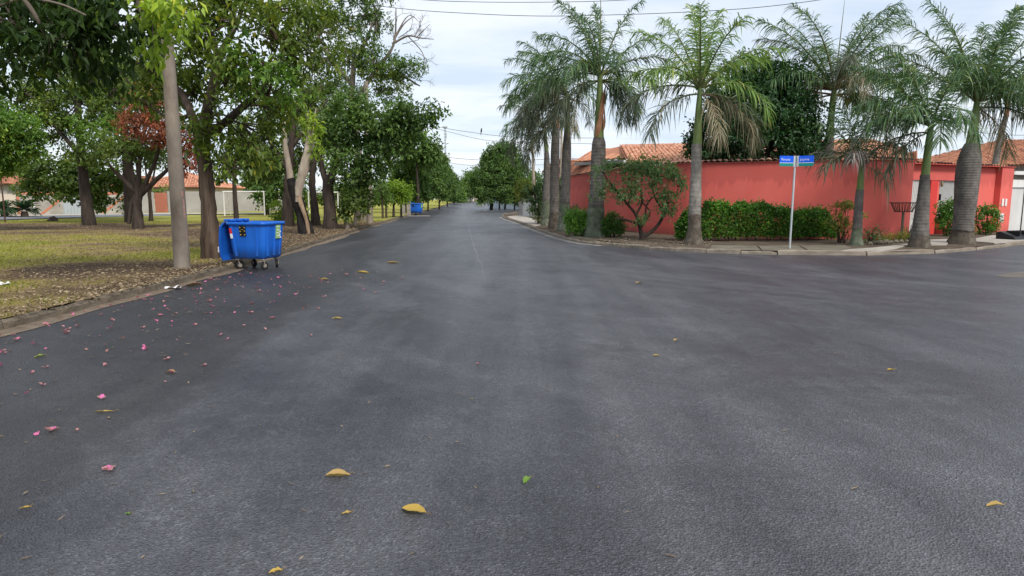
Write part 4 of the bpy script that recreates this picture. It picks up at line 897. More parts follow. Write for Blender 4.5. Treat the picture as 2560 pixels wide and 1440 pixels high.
tree('tree', 'tall loose crowned yellow green tree with bare brown twigs over the road', [(905, 553, 26), (900, 440, 22), (890, 330, 20), (880, 240, 17), (885, 150, 12)],
     [[(885, 260, 13), (930, 190, 10), (975, 130, 7), (988, 90, 5), (990, 20, 2)], [(886, 220, 12), (830, 150, 8), (790, 80, 5)], [(885, 170, 10), (920, 90, 6), (940, 30, 4)],
      [(980, 110, 6), (1020, 90, 4), (1050, 95, 3), (1085, 98, 1.5)], [(984, 100, 5), (1010, 60, 3), (1035, 40, 1.5)], [(1020, 90, 3), (1055, 130, 2), (1065, 170, 1)], [(986, 95, 4), (1020, 40, 2), (1050, 55, 1)], [(1040, 95, 2.5), (1060, 75, 1.5), (1075, 60, 1)],
      [(930, 190, 8), (1000, 190, 6), (1050, 215, 3)]],
     [(930, 60, 45, 60, 0), (880, 30, 70, 60, 1), (820, 80, 75, 60, 1, 'leaf_warm'), (930, 150, 55, 40, 0), (985, 165, 60, 32, -.5), (1030, 170, 42, 20, -.6), (870, 150, 60, 50, 0, 'leaf_warm'), (950, 195, 65, 28, 0, 'leaf_warm'), (1000, 215, 40, 22, -.4, 'leaf_warm'), (800, 190, 55, 50, 1, 'leaf_warm'), (860, 230, 60, 35, .4), (960, 240, 40, 22, 0), (770, 20, 80, 60, 1.5, 'leaf_warm'), (900, -50, 120, 50, 1), (770, 250, 50, 40, 1, 'leaf_warm')],
     'leaf_row', 0.23, 0.105, 0.80, 'bark_grey', gap=0.45, tw=12)
def bare_twigs(root, starts, Y, seed):
    rg = np.random.default_rng(seed); nb = NB(); o = np.array(tuple(root.location))
    def grow(p, d, L, r, depth):
        q = [p]; n = 4
        for i in range(n): d = unit(d + rg.normal(0, .22, 3) + np.array([0, 0, .05])); q.append(q[-1] + d*L/n)
        nb.tube(q, np.linspace(r, r*.55, n + 1), 4, caps=False)
        if depth == 0: return
        for k in range(3 if depth > 1 else 4): grow(q[rg.integers(1, n + 1)], unit(d + rg.normal(0, .65, 3)), L*rg.uniform(.5, .8), r*.55, depth - 1)
    for (px, py, dx, dz, L, r) in starts: grow(np.array(tuple(at(px, py, Y))) - o, unit(np.array([dx, rg.normal(0, .2), dz])), L, r, 3)
    tag(nb.build('bare_twigs', M['bark_grey'], root), kind='stuff')
lt = [o_ for o_ in bpy.data.objects if o_.get('label', '').startswith('tall loose crowned')][0]
bare_twigs(lt, [(985, 105, .5, .7, 1.1, .03), (995, 95, .9, .5, 1.2, .03), (1015, 90, 1, .2, 1.2, .026), (1030, 92, 1, -.1, 1.1, .024), (1005, 110, .9, .1, 1.1, .026), (1040, 130, .8, -.4, .9, .02), (990, 60, .3, 1, .9, .02), (1040, 200, 1, -.3, .7, .015), (1020, 180, 1, .1, .8, .016)], lt.location.y - .3, 3)
# ---- left: saplings along the kerb
tree('small_tree', 'dark bushy sapling beside the concrete post along the left kerb', [(868, 572, 13), (868, 545, 10), (872, 515, 8)], [[(870, 530, 6), (890, 500, 4)]],
     [(872, 500, 28, 36, 0), (900, 495, 26, 30, .4), (868, 530, 24, 18, 0), (885, 465, 26, 24, .3), (905, 520, 22, 18, .3)], 'leaf_deep', 0.20, 0.11, 1.7, 'bark_grey', gap=0.2)
tree('small_tree', 'small stump like sapling right of the dark bushy sapling', [(888, 562, 10), (888, 540, 8), (890, 515, 6)], [], [(892, 500, 20, 22, 0), (905, 480, 18, 20, 0)], 'leaf_deep', 0.2, 0.11, 1.2, 'bark_grey', gap=0.3)
for i, (px, py, lab) in enumerate([(957, 546, 'thin pale stemmed sapling right of the concrete post'), (966, 545, 'short thin sapling second right of the concrete post')]):
    tree('small_tree', lab, [(px, py, 6), (px - 1, py - 35, 5), (px - 3, py - 70, 3)], [[(px - 1, py - 40, 3), (px - 9, py - 60, 2)]], [(px - 4, py - 70, 22, 20, 0), (px + 6, py - 50, 14, 14, .5)], 'leaf_row', 0.24, 0.13, 0.9, 'bark_brown', gap=0.4)
tree('small_tree', 'bright yellow green young tree before the far blue bin', [(984, 543, 8), (984, 520, 6), (984, 490, 5)], [[(984, 515, 4), (996, 495, 3)], [(984, 510, 4), (970, 485, 3)]],
     [(985, 475, 30, 22, 0), (1008, 478, 24, 22, .5), (965, 480, 22, 22, 0), (1000, 495, 18, 12, 0)], 'leaf_yellow', 0.24, 0.14, 1.7, gap=0.15, tint=(0, .8))
tree('small_tree', 'slim young tree nearest the far blue bin', [(1003, 541, 6), (1003, 515, 5), (1004, 490, 4)], [], [(1004, 485, 22, 18, 0)], 'leaf_yellow', 0.24, 0.14, 1.5, gap=0.2, tint=(0, .7))
# ---- left: dense rounded street trees running to the vanishing point
ROWL = [(1028, 537, 62, 62, 'bright rounded street tree directly behind the far blue bin', 'leaf_lime', 452, 70),
        (1070, 527, 52, 74, 'tall rounded street tree second behind the far blue bin', 'leaf_lime', 428, 80),
        (1098, 520, 40, 62, 'rounded street tree third behind the far blue bin', 'leaf_lime', 443, 92),
        (1118, 515, 30, 46, 'distant rounded street tree fourth along the left side', 'leaf_lime', 458, 108),
        (1135, 511, 20, 34, 'farthest rounded street tree along the left side', 'leaf_lime', 470, 128)]
for px, py, rx, ry, lab, mt, cy, Y in ROWL:
    tree('street_tree', lab, [(px, py, 340/Y*1.2), (px, py - 25, 300/Y), (px - 2, cy, 220/Y)], [[(px, py - 22, 200/Y), (px - rx*.4, cy, 120/Y)], [(px, py - 22, 200/Y), (px + rx*.4, cy, 120/Y)]],
         [(px - rx*.15, cy + ry*.10, rx*.8, ry*.8, 0), (px + rx*.25, cy + ry*.25, rx*.62, ry*.6, -.5), (px - rx*.2, cy - ry*.35, rx*.6, ry*.55, 0), (px + rx*.1, cy - ry*.55, rx*.4, ry*.42, 0), (px - rx*.45, cy + ry*.35, rx*.5, ry*.5, 0), (px + rx*.1, cy + ry*.6, rx*.7, ry*.3, 0)],
         mt, 0.28, 0.16, 2.1, gap=0.12, tw=4, Y0=Y, lump=0.36, tint=(0, 1), shell=.55)
tree('street_tree', 'tall dark tree rising behind the second rounded street tree', [(1045, 520, 8), (1045, 470, 7), (1040, 400, 5)], [], [(1040, 375, 50, 40, 0), (1000, 380, 50, 50, 0), (1075, 385, 40, 40, 1), (1030, 330, 42, 30, 1), (985, 340, 45, 40, 0)], 'leaf_row', 0.36, 0.22, 1.4, gap=0.2, Y0=66.0, tw=4)
FARL = [(1160, 470, 26, 34, 150, 'hazy far tree at the end of the street'), (1185, 455, 34, 42, 165, 'far dark tree left of the big round street tree'), (1150, 490, 18, 16, 140, 'low far shrub tree by the fence at the street end')]
for px, cy, rx, ry, Y, lab in FARL:
    tree('tree', lab, [(px, 503, 6), (px, 490, 5), (px, cy, 4)], [], [(px, cy, rx, ry*.8, 0), (px - rx*.4, cy + 10, rx*.7, ry*.6, 0), (px + rx*.4, cy + 8, rx*.7, ry*.6, 0), (px, cy - ry*.4, rx*.6, ry*.5, 0)], 'leaf_row', 0.5, 0.32, 1.4, gap=0.15, Y0=Y, tw=2)
# background trees seen through the park
BGL = [(40, 430, 60, 40, 84, 'distant green tree behind the far left houses'), (330, 470, 50, 22, 98, 'low distant tree above the grey wall left of the pole'), (470, 470, 40, 20, 104, 'distant tree over the wall just right of the pole'),
       (620, 478, 50, 22, 100, 'distant pale tree above the wall behind the goal'), (745, 490, 40, 26, 96, 'distant tree above the far wall by the burnt tree'), (850, 488, 55, 26, 92, 'distant hedge like tree across the field'), (930, 490, 50, 28, 86, 'distant tree right of the second goal')]
for px, cy, rx, ry, Y, lab in BGL:
    tree('tree', lab, [(px, 520, 6), (px, 505, 5), (px, cy, 4)], [], [(px, cy, rx, ry, 0), (px - rx*.5, cy + ry*.3, rx*.6, ry*.7, 1), (px + rx*.5, cy + ry*.2, rx*.6, ry*.7, 1)], 'leaf_deep', 0.42, 0.28, 1.3, gap=0.2, Y0=Y, tw=2)
def shrub(name, label, px, py, clumps, leaf, L, W_, cover=1.6, h=.11, Y0=None, gap=.2, cat='shrub', stems=4, bark='bark_dark', tint=(0, 1), group=None, droop=.2, per=7):
    b = G(px, py, h) if Y0 is None else at(px, py, Y0)
    Y = b.y; root = thing(name, b, label, cat, group); nb = NB(); st = NB()
    for c in clumps:
        Yc = Y + (c[4] if len(c) > 4 else 0); ctr = at(c[0], c[1], Yc); rx, rz = c[2]*Yc/FPX, c[3]*Yc/FPX; ry = min(rx, rz)*1.1
        n = int(cover*4*math.pi*((rx*ry)**1.6 + (rx*rz)**1.6 + (ry*rz)**1.6)**(1/1.6)/2/(0.5*L*W_))
        clump_leaves(nb, ctr, (rx, ry, rz), n, L, W_, droop, .5, per, .3, gap, tint, cut=b.z + .02)
        for k in range(stems):
            e = ctr + Vector((RNG.uniform(-.5, .5)*rx, RNG.uniform(-.5, .5)*ry, rz*.3)); s = b + Vector((RNG.normal(0, .05) + (ctr.x - b.x)*.4, RNG.normal(0, .05) + (ctr.y - b.y)*.4, -.05))
            st.tube([s, s.lerp(e, .5) + Vector(RNG.normal(0, .06, 3)), e], [.02, .013, .006], 4, seg=2, caps=False)
    nb.build('foliage', M[leaf], root, origin=b); st.build('stems', M[bark], root, origin=b)
    return root
shrub('shrub', 'yellow leaved bush behind the burnt forked tree', 700, 556, [(692, 528, 22, 26), (745, 532, 26, 24, .5), (715, 540, 24, 18)], 'leaf_yellow', .15, .085, 1.0, Y0=40)
shrub('shrub', 'sparse young bush before the striped wall', 322, 545, [(318, 500, 14, 20), (325, 525, 12, 16), (308, 520, 12, 8)], 'leaf_fresh', .26, .15, .8, Y0=52)
shrub('shrub', 'green bush with orange tips near the brick wall', 415, 535, [(405, 478, 26, 14), (430, 488, 22, 14), (395, 490, 18, 12)], 'leaf_warm', .3, .18, 1.2, Y0=74)
# cycads at the far left
def cycad(label, px, py, R, Y):
    b = at(px, py, Y); b.z = gz(Y) + .12; root = thing('cycad', b, label, 'plant', 'cycads before the beige wall')
    nb = NB(); nb.lathe([(.30, -.1), (.26, .25), (.2, .5)], 10); nb.build('trunk', M['bark_dark'], root)
    for k in range(44):
        a = RNG.uniform(0, 6.28); el = RNG.uniform(.1, 1.5); fr = NB(); n = 26
        t = np.linspace(0, 1, 9); d = np.stack([np.cos(a)*np.cos(el - t*1.1), np.sin(a)*np.cos(el - t*1.1), np.sin(el - t*1.1)], 1)
        p = np.cumsum(d, 0)*R/9 + np.array([0, 0, .5]); fr.tube(p, np.linspace(.015, .004, 9), 3, .4, caps=False)
        tt = np.repeat(np.linspace(.1, 1, n), 2); i = np.clip(tt*8, 0, 7.99); i0 = i.astype(int); q = p[i0] + (p[i0 + 1] - p[i0])*(i - i0)[:, None]; T = unit(p[i0 + 1] - p[i0])
        S = unit(np.cross(T, [0, 0, 1.0]))*np.tile([1, -1], n)[:, None]
        A = unit(S + T*.5 + np.array([0, 0, .25])); N = unit(np.cross(A, T) + RNG.normal(0, .1, A.shape)); N *= np.sign(N[:, 2:3] + 1e-6)
        add_leaves(fr, q, A, N, .30*np.sin(np.pi*(.12 + .8*tt)), .045, RNG.uniform(.1, .7, 2*n)); fr.build('frond', M['leaf_dark'], root)
cycad('dense dark cycad nearest the white post', 62, 541, 1.35, 54)
cycad('dense dark cycad at the left edge beside the other cycad', 12, 541, 1.25, 55)

# ================================================================== PALMS
def frond(root, o, p0, az, el, L, droop, mat, rmat, n=66, lw=0.036, ll=0.62, plume=0.62, gdroop=0.45, tipbend=1.0, name='frond', lab=None):
    """one feather leaf; p0 world start, az 0 = right in view, 90 = away from the camera"""
    N_ = 16; t = np.linspace(0, 1, N_); e = el - droop*(t**1.25) - 0.25*tipbend*t**4; a = az + RNG.normal(0, .12)*t
    d = np.stack([np.cos(a)*np.cos(e), np.sin(a)*np.cos(e), np.sin(e)], 1); P = np.vstack([np.zeros(3), np.cumsum((d[1:] + d[:-1])/2, 0)*L/(N_-1)]) + np.array(tuple(p0))
    nb = NB(); nb.tube(P - np.array(tuple(o)), np.linspace(.034, .005, N_)*(L/2.6), 4, .5, mi=1, caps=False)
    n = int(n*L/2.4); tt = np.repeat(np.linspace(.13, .995, n), 2) + RNG.normal(0, .004, 2*n); tt = np.clip(tt, 0, .998)
    i = tt*(N_-1); i0 = i.astype(int); q = P[i0] + (P[i0+1] - P[i0])*(i - i0)[:, None]; T = unit(P[i0+1] - P[i0])
    S = unit(np.cross(T, [0, 0, 1.0]) + 1e-4); U = unit(np.cross(S, T)); sg = np.tile([1., -1.], n)
    roll = RNG.normal(0.10, plume, 2*n) + .35*np.sin(tt*31 + RNG.uniform(0, 6)); lat = S*sg[:, None]*np.cos(roll)[:, None] + U*np.sin(roll)[:, None]
    fw = 0.35 + 0.75*tt; D = unit(lat + T*fw[:, None] + RNG.normal(0, .08, lat.shape))
    l = ll*(.86 + .2*np.sin(tt*47 + RNG.uniform(0, 6)))*(0.35 + 0.75*np.sin(np.pi*np.clip(.10 + .82*tt, 0, 1))**.8)*RNG.uniform(.75, 1.12, 2*n)*(RNG.random(2*n) > .05)
    g = gdroop*RNG.uniform(.6, 1.5, 2*n)
    dn = np.array([0, 0, -1.0]); m1 = q + D*(l*.38)[:, None] + dn*(l*g*.10)[:, None]; m2 = q + D*(l*.70)[:, None] + dn*(l*g*.36)[:, None]; tip = q + D*(l*.93)[:, None] + dn*(l*g*.80)[:, None]
    Wv = unit(np.cross(D, lat*0.3 + U + RNG.normal(0, .5, D.shape)))*lw*.5
    V = np.stack([q - Wv*.5, q + Wv*.5, m1 - Wv, m1 + Wv, m2 - Wv*.8, m2 + Wv*.8, tip], 1) - np.array(tuple(o))
    k = np.arange(2*n)*7; tn = np.clip(RNG.normal(.5, .24, 2*n), 0, 1)
    nb.add(V.reshape(-1, 3), np.concatenate([np.stack([k, k+1, k+3, k+2], 1), np.stack([k+2, k+3, k+5, k+4], 1)]), np.concatenate([tn, tn]))
    n0 = nb.n - 14*n; nb.f.append(np.stack([k+4, k+5, k+6], 1) + n0); nb.t.append(tn); nb.sm.append(np.full(2*n, False)); nb.m.append(np.zeros(2*n, np.int32))
    ob = nb.build(name, [M[mat], M[rmat]], root)
    if lab: ob['label'] = lab
    return ob
def palm(label, trunk, shaft, fronds, Y0=None, foot='palm_foot', bark='palm_grey', foot_h=0.7, shaft_mat='crownshaft', ring=0.13, spear=None, h=.11, peel=None, span=1.0, sag=1.0, full=1.0):
    """trunk: (px,py,width) bottom to top; shaft: the same; fronds: (az, el, length, droop, kind)"""
    b = G(trunk[0][0], trunk[0][1], h) if Y0 is None else at(trunk[0][0], trunk[0][1], Y0)
    if Y0 is not None: b.z = gz(Y0) + h
    Y = b.y; root = thing('palm_tree', b, label, 'palm tree', 'palms around the corner lot')
    P, R = px_path(trunk, Y); P[0] = b.copy(); Pn, Rn = smooth_path(np.array([tuple(p) for p in P]), np.array(R), 14)
    d = np.concatenate([[0], np.cumsum(np.linalg.norm(np.diff(Pn, axis=0), axis=1))])
    def run(s0, s1, name, mat, ringed, grow=1.0):
        rings, s = [], s0; step = ring if ringed else 0.09
        ss = [s0]
        while s + step < s1: s += step; ss += ([s - .035, s - .012, s] if ringed else [s])
        ss.append(s1)
        for j, q in enumerate(ss):
            c = np.array([np.interp(q, d, Pn[:, i]) for i in range(3)]) - np.array(tuple(b)); r = np.interp(q, d, Rn)*grow
            if ringed and j and j < len(ss) - 1: r *= (1.0, 1.022, 0.985)[(j - 1) % 3]
            if not ringed: r *= RNG.uniform(.96, 1.05)
            if q == 0: c[2] -= .1
            A = np.linspace(0, 2*np.pi, 14, endpoint=False); rr = r*(1 + (RNG.normal(0, .035, 14) if not ringed else RNG.normal(0, .006, 14)))
            rings.append(np.stack([c[0] + rr*np.cos(A), c[1] + rr*np.sin(A), np.full(14, c[2])], 1).tolist())
        nb = NB(); nb.loft(rings, True, .5, True); nb.build(name, M[mat], root)
    fh = min(foot_h, d[-1]*.5)
    if fh > 0: run(0, fh, 'trunk_foot', foot, False, 1.02)
    run(max(fh - .02, 0), d[-1], 'trunk', bark, True)
    Ps, Rs = px_path(shaft, Y); nb = NB(); nb.tube([p - b for p in Ps], Rs, 12, seg=6); nb.build('crownshaft', M[shaft_mat], root)
    if peel:
        for (s0, s1, a) in peel:
            c0 = Ps[0]; nb = NB(); rr = Rs[0]*1.12; rings = []
            for q in np.linspace(0, 1, 9):
                c = np.array([np.interp(s0 + (s1 - s0)*q, [0, 1], [P[-1][i], Ps[-1][i]]) for i in range(3)]) - np.array(tuple(b)); w = .5*math.sin(math.pi*(.1 + .85*q))
                A = a + q*1.3 + np.linspace(-w, w, 7); r1 = rr*(1 + .12*math.sin(7*q)); rings.append([(c[0] + r1*math.cos(x), c[1] + r1*math.sin(x), c[2]) for x in A])
            nb.loft(rings, False, .5, True, closed=False); nb.build('peeling_sheath', M['palm_peel'], root)
    top = Ps[-1]
    for (az, el, L, dr, kind) in fronds:
        if el > 50: dr *= .62; L *= 1.12
        L *= span; dr *= sag
        az, el = math.radians(az), math.radians(el)
        mt, rm = {'g': ('frond', 'rachis'), 'b': ('frond_bright', 'rachis'), 'y': ('frond_grey', 'rachis'), 'd': ('frond_dry', 'rachis_dry'), 'x': ('frond_dead', 'rachis_dry')}[kind]
        st = top + Vector((math.cos(az)*.05, math.sin(az)*.05, -.25 if el < .2 else -.05))
        frond(root, b, st, az, el, L, dr, mt, rm, gdroop=(.74 if kind in 'gby' else 1.4), ll=(.68 if kind in 'gby' else .52)*full, lw=.034 if kind in 'gby' else .026,
              lab={'d': 'dry straw coloured hanging frond', 'x': 'dead grey hanging frond'}.get(kind))
    if spear:
        e = at(*spear, Y); nb = NB(); nb.tube([top - b, (top - b).lerp(e - b, .5), e - b], [.035, .022, .006], 5); nb.build('spear_leaf', M['rachis'], root)
    return root
def auto(n, seed, L, lo=-35, hi=80, kinds='gggggy', bias=None, dr=(0.9, 1.5), azr=(0, 360)):
    rg = random.Random(seed); out = []
    for k in range(n):
        az = azr[0] + (azr[1] - azr[0])*((k*0.381966) % 1.0) + rg.uniform(-14, 14); el = lo + (hi - lo)*((k + .5)/n) + rg.uniform(-6, 6)
        out.append((az, el, L*rg.uniform(.85, 1.12), rg.uniform(*dr)*(1.15 if el > 40 else .85), rg.choice(kinds)))
    return out
R3 = 2.75
palm('thin leftmost palm with drooping fronds in the left palm cluster', [(1365, 563, 27), (1366, 520, 22), (1367, 450, 18), (1367, 400, 14), (1366, 377, 11)], [(1366, 378, 11), (1364, 345, 9), (1362, 318, 7)],
     [(180, 5, 2.6, 1.3, 'y'), (200, 35, 2.8, 1.5, 'g'), (160, 55, 2.8, 1.6, 'y'), (175, -25, 2.3, 1.1, 'g'), (230, 40, 2.4, 1.5, 'y'), (150, 20, 2.6, 1.5, 'g'), (190, 65, 2.8, 1.7, 'g'), (280, 30, 2.3, 1.5, 'y'), (60, 50, 2.3, 1.5, 'g'), (-10, 35, 2.1, 1.7, 'g'), (185, -45, 2.4, .7, 'y'), (210, -30, 2.3, .9, 'y'), (165, -10, 2.7, 1.2, 'y'), (195, 20, 2.9, 1.4, 'g')], foot='palm_moss', foot_h=1.4)
palm('palm with brown upper trunk second from left in the left cluster', [(1386, 572, 32), (1386, 530, 24), (1387, 450, 23), (1388, 380, 22), (1390, 320, 19)], [(1390, 322, 18), (1391, 270, 13), (1394, 225, 10)],
     [(180, 30, 2.8, 1.5, 'g'), (165, 60, 3.0, 1.6, 'g'), (200, 5, 2.7, 1.3, 'y'), (140, 45, 2.6, 1.6, 'g'), (220, 50, 2.8, 1.7, 'g'), (185, 78, 2.8, 1.5, 'g'), (250, 30, 2.4, 1.5, 'y'), (175, -20, 2.4, 1.1, 'y'), (30, 60, 2.4, 1.5, 'g'), (320, 45, 2.3, 1.5, 'g'), (100, 30, 2.4, 1.4, 'g'), (190, 45, 3.1, 1.5, 'g'), (170, 15, 3.0, 1.3, 'g'), (205, -30, 2.6, .8, 'y'), (180, -5, 2.9, 1.2, 'y'), (160, 85, 2.8, .8, 'g')], shaft_mat='palm_peel', foot_h=.8)
palm('grey green footed palm third from left with slim bright crownshaft', [(1413, 578, 42), (1411, 550, 30), (1413, 500, 24), (1415, 430, 24), (1417, 370, 22), (1418, 330, 16)], [(1418, 332, 15), (1418, 285, 13), (1420, 235, 11)],
     [(180, 45, 2.8, 1.5, 'g'), (200, 15, 2.7, 1.5, 'y'), (160, 70, 2.9, 1.6, 'g'), (190, -15, 2.5, 1.0, 'y'), (215, -30, 2.4, .9, 'y'), (230, 35, 2.6, 1.6, 'y'), (120, 40, 2.6, 1.4, 'g'), (350, 20, 1.8, 1.9, 'g'), (330, -10, 1.7, 1.4, 'y'), (20, 45, 2.1, 1.7, 'g'), (170, 88, 2.5, .9, 'g'), (290, -40, 1.6, .8, 'd'), (260, 10, 2.2, 1.6, 'y'), (175, 28, 3.0, 1.4, 'g'), (195, -40, 2.8, .6, 'y'), (180, 0, 2.9, 1.2, 'y'), (220, 60, 2.8, 1.5, 'g'), (240, -10, 2.3, 1.2, 'y'), (150, 15, 2.8, 1.3, 'y')], foot='palm_moss', foot_h=1.3)
palm('tall palm with orange peeling bark under its crown', [(1490, 591, 62), (1488, 560, 46), (1491, 500, 38), (1494, 440, 36), (1496, 390, 36), (1497, 360, 34), (1497, 344, 26)], [(1497, 346, 25), (1498, 300, 21), (1499, 250, 17), (1500, 215, 14), (1501, 185, 12)],
     [(180, 25, 2.9, 1.3, 'g'), (150, 60, 3.0, 1.5, 'g'), (195, 50, 3.1, 1.6, 'g'), (170, 80, 2.8, .8, 'g'), (20, 75, 3.0, .7, 'g'), (5, 50, 2.9, .5, 'g'), (-10, 32, 2.9, .8, 'y'), (15, 20, 2.8, 1.2, 'g'), (-20, -5, 2.3, 1.6, 'y'), (-40, 5, 2.4, 1.5, 'g'), (5, -25, 2.0, 1.1, 'g'), (230, 30, 2.6, 1.5, 'g'), (280, 45, 2.5, 1.6, 'g'), (60, 30, 2.6, 1.3, 'g'), (110, 50, 2.6, 1.4, 'g'), (200, -5, 2.5, 1.3, 'y'), (340, -30, 1.8, .8, 'y'), (250, 65, 2.7, 1.6, 'g'), (185, 38, 3.2, 1.2, 'g'), (165, 15, 3.0, 1.2, 'g'), (210, 70, 3.0, 1.2, 'g'), (90, 78, 3.0, .6, 'g'), (-15, -15, 2.4, 1.3, 'y'), (10, -45, 1.9, .6, 'g'), (185, -25, 2.3, .9, 'y')],
     foot='palm_moss', foot_h=1.2, peel=[(-.05, .55, -2.2), (.1, .7, -.9), (.2, .85, -1.7)], spear=(1502, -60))
palm('ringed palm with bright arching fronds before the hedge', [(1733, 610, 52), (1735, 595, 40), (1736, 560, 32), (1738, 500, 30), (1740, 440, 27), (1741, 390, 25), (1742, 360, 24)], [(1743, 361, 23), (1745, 310, 19), (1748, 260, 15), (1751, 215, 10)],
     [(120, 66, 2.9, .55, 'b'), (100, 80, 2.7, .4, 'b'), (150, 62, 2.8, 1.1, 'b'), (55, 68, 3.0, .45, 'b'), (20, 40, 3.0, .6, 'b'), (-5, 50, 2.9, .9, 'b'), (175, 12, 2.7, 1.0, 'y'), (190, -5, 2.4, 1.2, 'y'), (5, 2, 2.9, 1.35, 'y'), (0, -8, 2.7, 1.3, 'd'), (250, 70, 2.6, 1.2, 'b'), (290, 60, 2.6, 1.3, 'b'), (300, -35, 1.9, .9, 'd'), (330, 15, 2.6, 1.5, 'b'), (210, 40, 2.6, 1.5, 'b'), (75, 45, 2.6, 1.0, 'b'), (170, 42, 2.6, 1.2, 'b')],
     foot='palm_foot', bark='palm_pale', foot_h=1.0, ring=.16, spear=(1747, -20))
palm('tall dark palm rising behind the red wall right of the dark tree', [(2062, 560, 34), (2064, 460, 32), (2066, 400, 31), (2070, 360, 28), (2073, 345, 22)], [(2073, 348, 20), (2078, 290, 15), (2082, 250, 14), (2086, 222, 12)],
     auto(14, 3, 3.3, 0, 85, 'gggy') + [(180, 10, 3.1, .9, 'd'), (170, 45, 3.3, .9, 'g'), (5, 30, 3.3, .8, 'g'), (10, 60, 3.4, .7, 'g'), (-10, 5, 3.0, 1.0, 'g'), (190, -10, 2.9, .8, 'd'), (150, 70, 3.2, .8, 'g'), (275, 40, 2.6, 1.9, 'd'), (30, 72, 3.2, .6, 'g'), (160, 25, 3.1, .9, 'g'), (20, 10, 2.9, 1.1, 'g'), (0, 45, 3.6, .8, 'g'), (180, 58, 3.6, .9, 'g'), (-20, 25, 3.3, 1.0, 'g'), (200, 30, 3.3, 1.0, 'g'), (-5, -15, 2.8, .8, 'g'), (185, 15, 3.4, .9, 'd')], Y0=30.0, foot_h=0, spear=(2113, -10), full=1.3, span=1.14)
palm('short young palm with dead grey fronds beside the concrete path', [(2140, 612, 38), (2141, 596, 26), (2144, 560, 22), (2147, 510, 20), (2150, 474, 18)], [(2150, 476, 17), (2152, 445, 15), (2156, 395, 10)],
     [(180, 55, 1.9, 1.3, 'g'), (160, 30, 1.9, 1.5, 'y'), (200, 20, 1.8, 1.7, 'y'), (235, 35, 1.7, 2.0, 'x'), (10, 45, 1.8, 1.4, 'y'), (50, 60, 2.0, 1.2, 'g'), (110, 65, 2.1, 1.1, 'g'), (350, -15, 1.2, 1.1, 'd'), (190, 75, 2.0, 1.2, 'g')], foot='palm_moss', foot_h=.55, span=.88, sag=.68)
palm('palm with slim green crownshaft standing before the white ribbed gate', [(2297, 617, 52), (2299, 600, 44), (2303, 550, 35), (2308, 500, 29), (2311, 460, 24), (2313, 437, 22)], [(2313, 440, 20), (2317, 400, 18), (2323, 350, 16), (2328, 310, 12)],
     [(180, 55, 2.8, 1.2, 'g'), (165, 75, 2.9, 1.2, 'g'), (190, 30, 2.5, 1.4, 'g'), (140, 35, 2.5, 1.3, 'g'), (175, 0, 2.2, 1.2, 'y'), (270, 45, 2.0, 2.0, 'g'), (250, 20, 1.9, 1.9, 'g'), (290, 25, 1.9, 1.9, 'g'), (220, 45, 2.3, 1.8, 'g'), (30, 70, 2.5, 1.2, 'g'), (185, -20, 2.0, 1.0, 'y'), (182, 42, 2.9, 1.3, 'g'), (155, 60, 2.9, 1.2, 'g'), (200, 65, 2.8, 1.3, 'g'), (265, 65, 2.3, 1.9, 'g'), (170, 20, 2.6, 1.4, 'y')], bark='palm_grey', foot='palm_foot', foot_h=.35, ring=.11, span=.92, sag=.82)
palm('thick bellied grey palm on the corner in front of the pillar', [(2403, 609, 66), (2405, 592, 52), (2409, 550, 46), (2414, 500, 50), (2419, 440, 54), (2424, 400, 52), (2428, 372, 40), (2430, 358, 30)], [(2430, 362, 28), (2433, 330, 23), (2436, 305, 18), (2440, 275, 15), (2443, 250, 12)],
     [(175, 60, 3.0, .9, 'g'), (160, 45, 3.0, .7, 'y'), (185, 35, 2.9, 1.2, 'g'), (120, 75, 2.9, .7, 'g'), (60, 62, 3.1, .6, 'g'), (35, 45, 3.0, .8, 'g'), (10, 30, 2.9, 1.2, 'g'), (0, 5, 2.5, 1.3, 'y'), (250, 60, 2.7, 1.5, 'g'), (280, 35, 2.4, 1.9, 'g'), (310, 55, 2.7, 1.5, 'g'), (340, 20, 2.5, 1.6, 'g'), (90, 55, 2.8, .9, 'g'), (10, -25, 2.0, 1.0, 'd'), (350, 65, 2.9, 1.1, 'g'), (270, 75, 2.6, 1.2, 'g'), (180, 75, 3.1, .8, 'g'), (20, 70, 3.2, .7, 'g'), (5, 45, 3.0, 1.0, 'g'), (220, 50, 2.8, 1.4, 'g'), (320, 35, 2.7, 1.5, 'g'), (-10, 15, 2.7, 1.3, 'g')], foot='palm_foot', foot_h=.45, ring=.085, span=1.06, sag=.70, full=1.15)
palm('slim leaning brown palm behind the corner wall at the right', [(2470, 560, 18), (2480, 470, 17), (2490, 400, 15), (2502, 340, 14), (2515, 290, 12)], [(2515, 292, 12), (2521, 260, 10), (2528, 225, 8)],
     auto(11, 8, 2.7, -25, 75, 'ggyy') + [(10, 5, 2.3, 1.4, 'd'), (190, 0, 2.3, 1.4, 'y')], Y0=33.5, foot_h=0, shaft_mat='palm_peel')

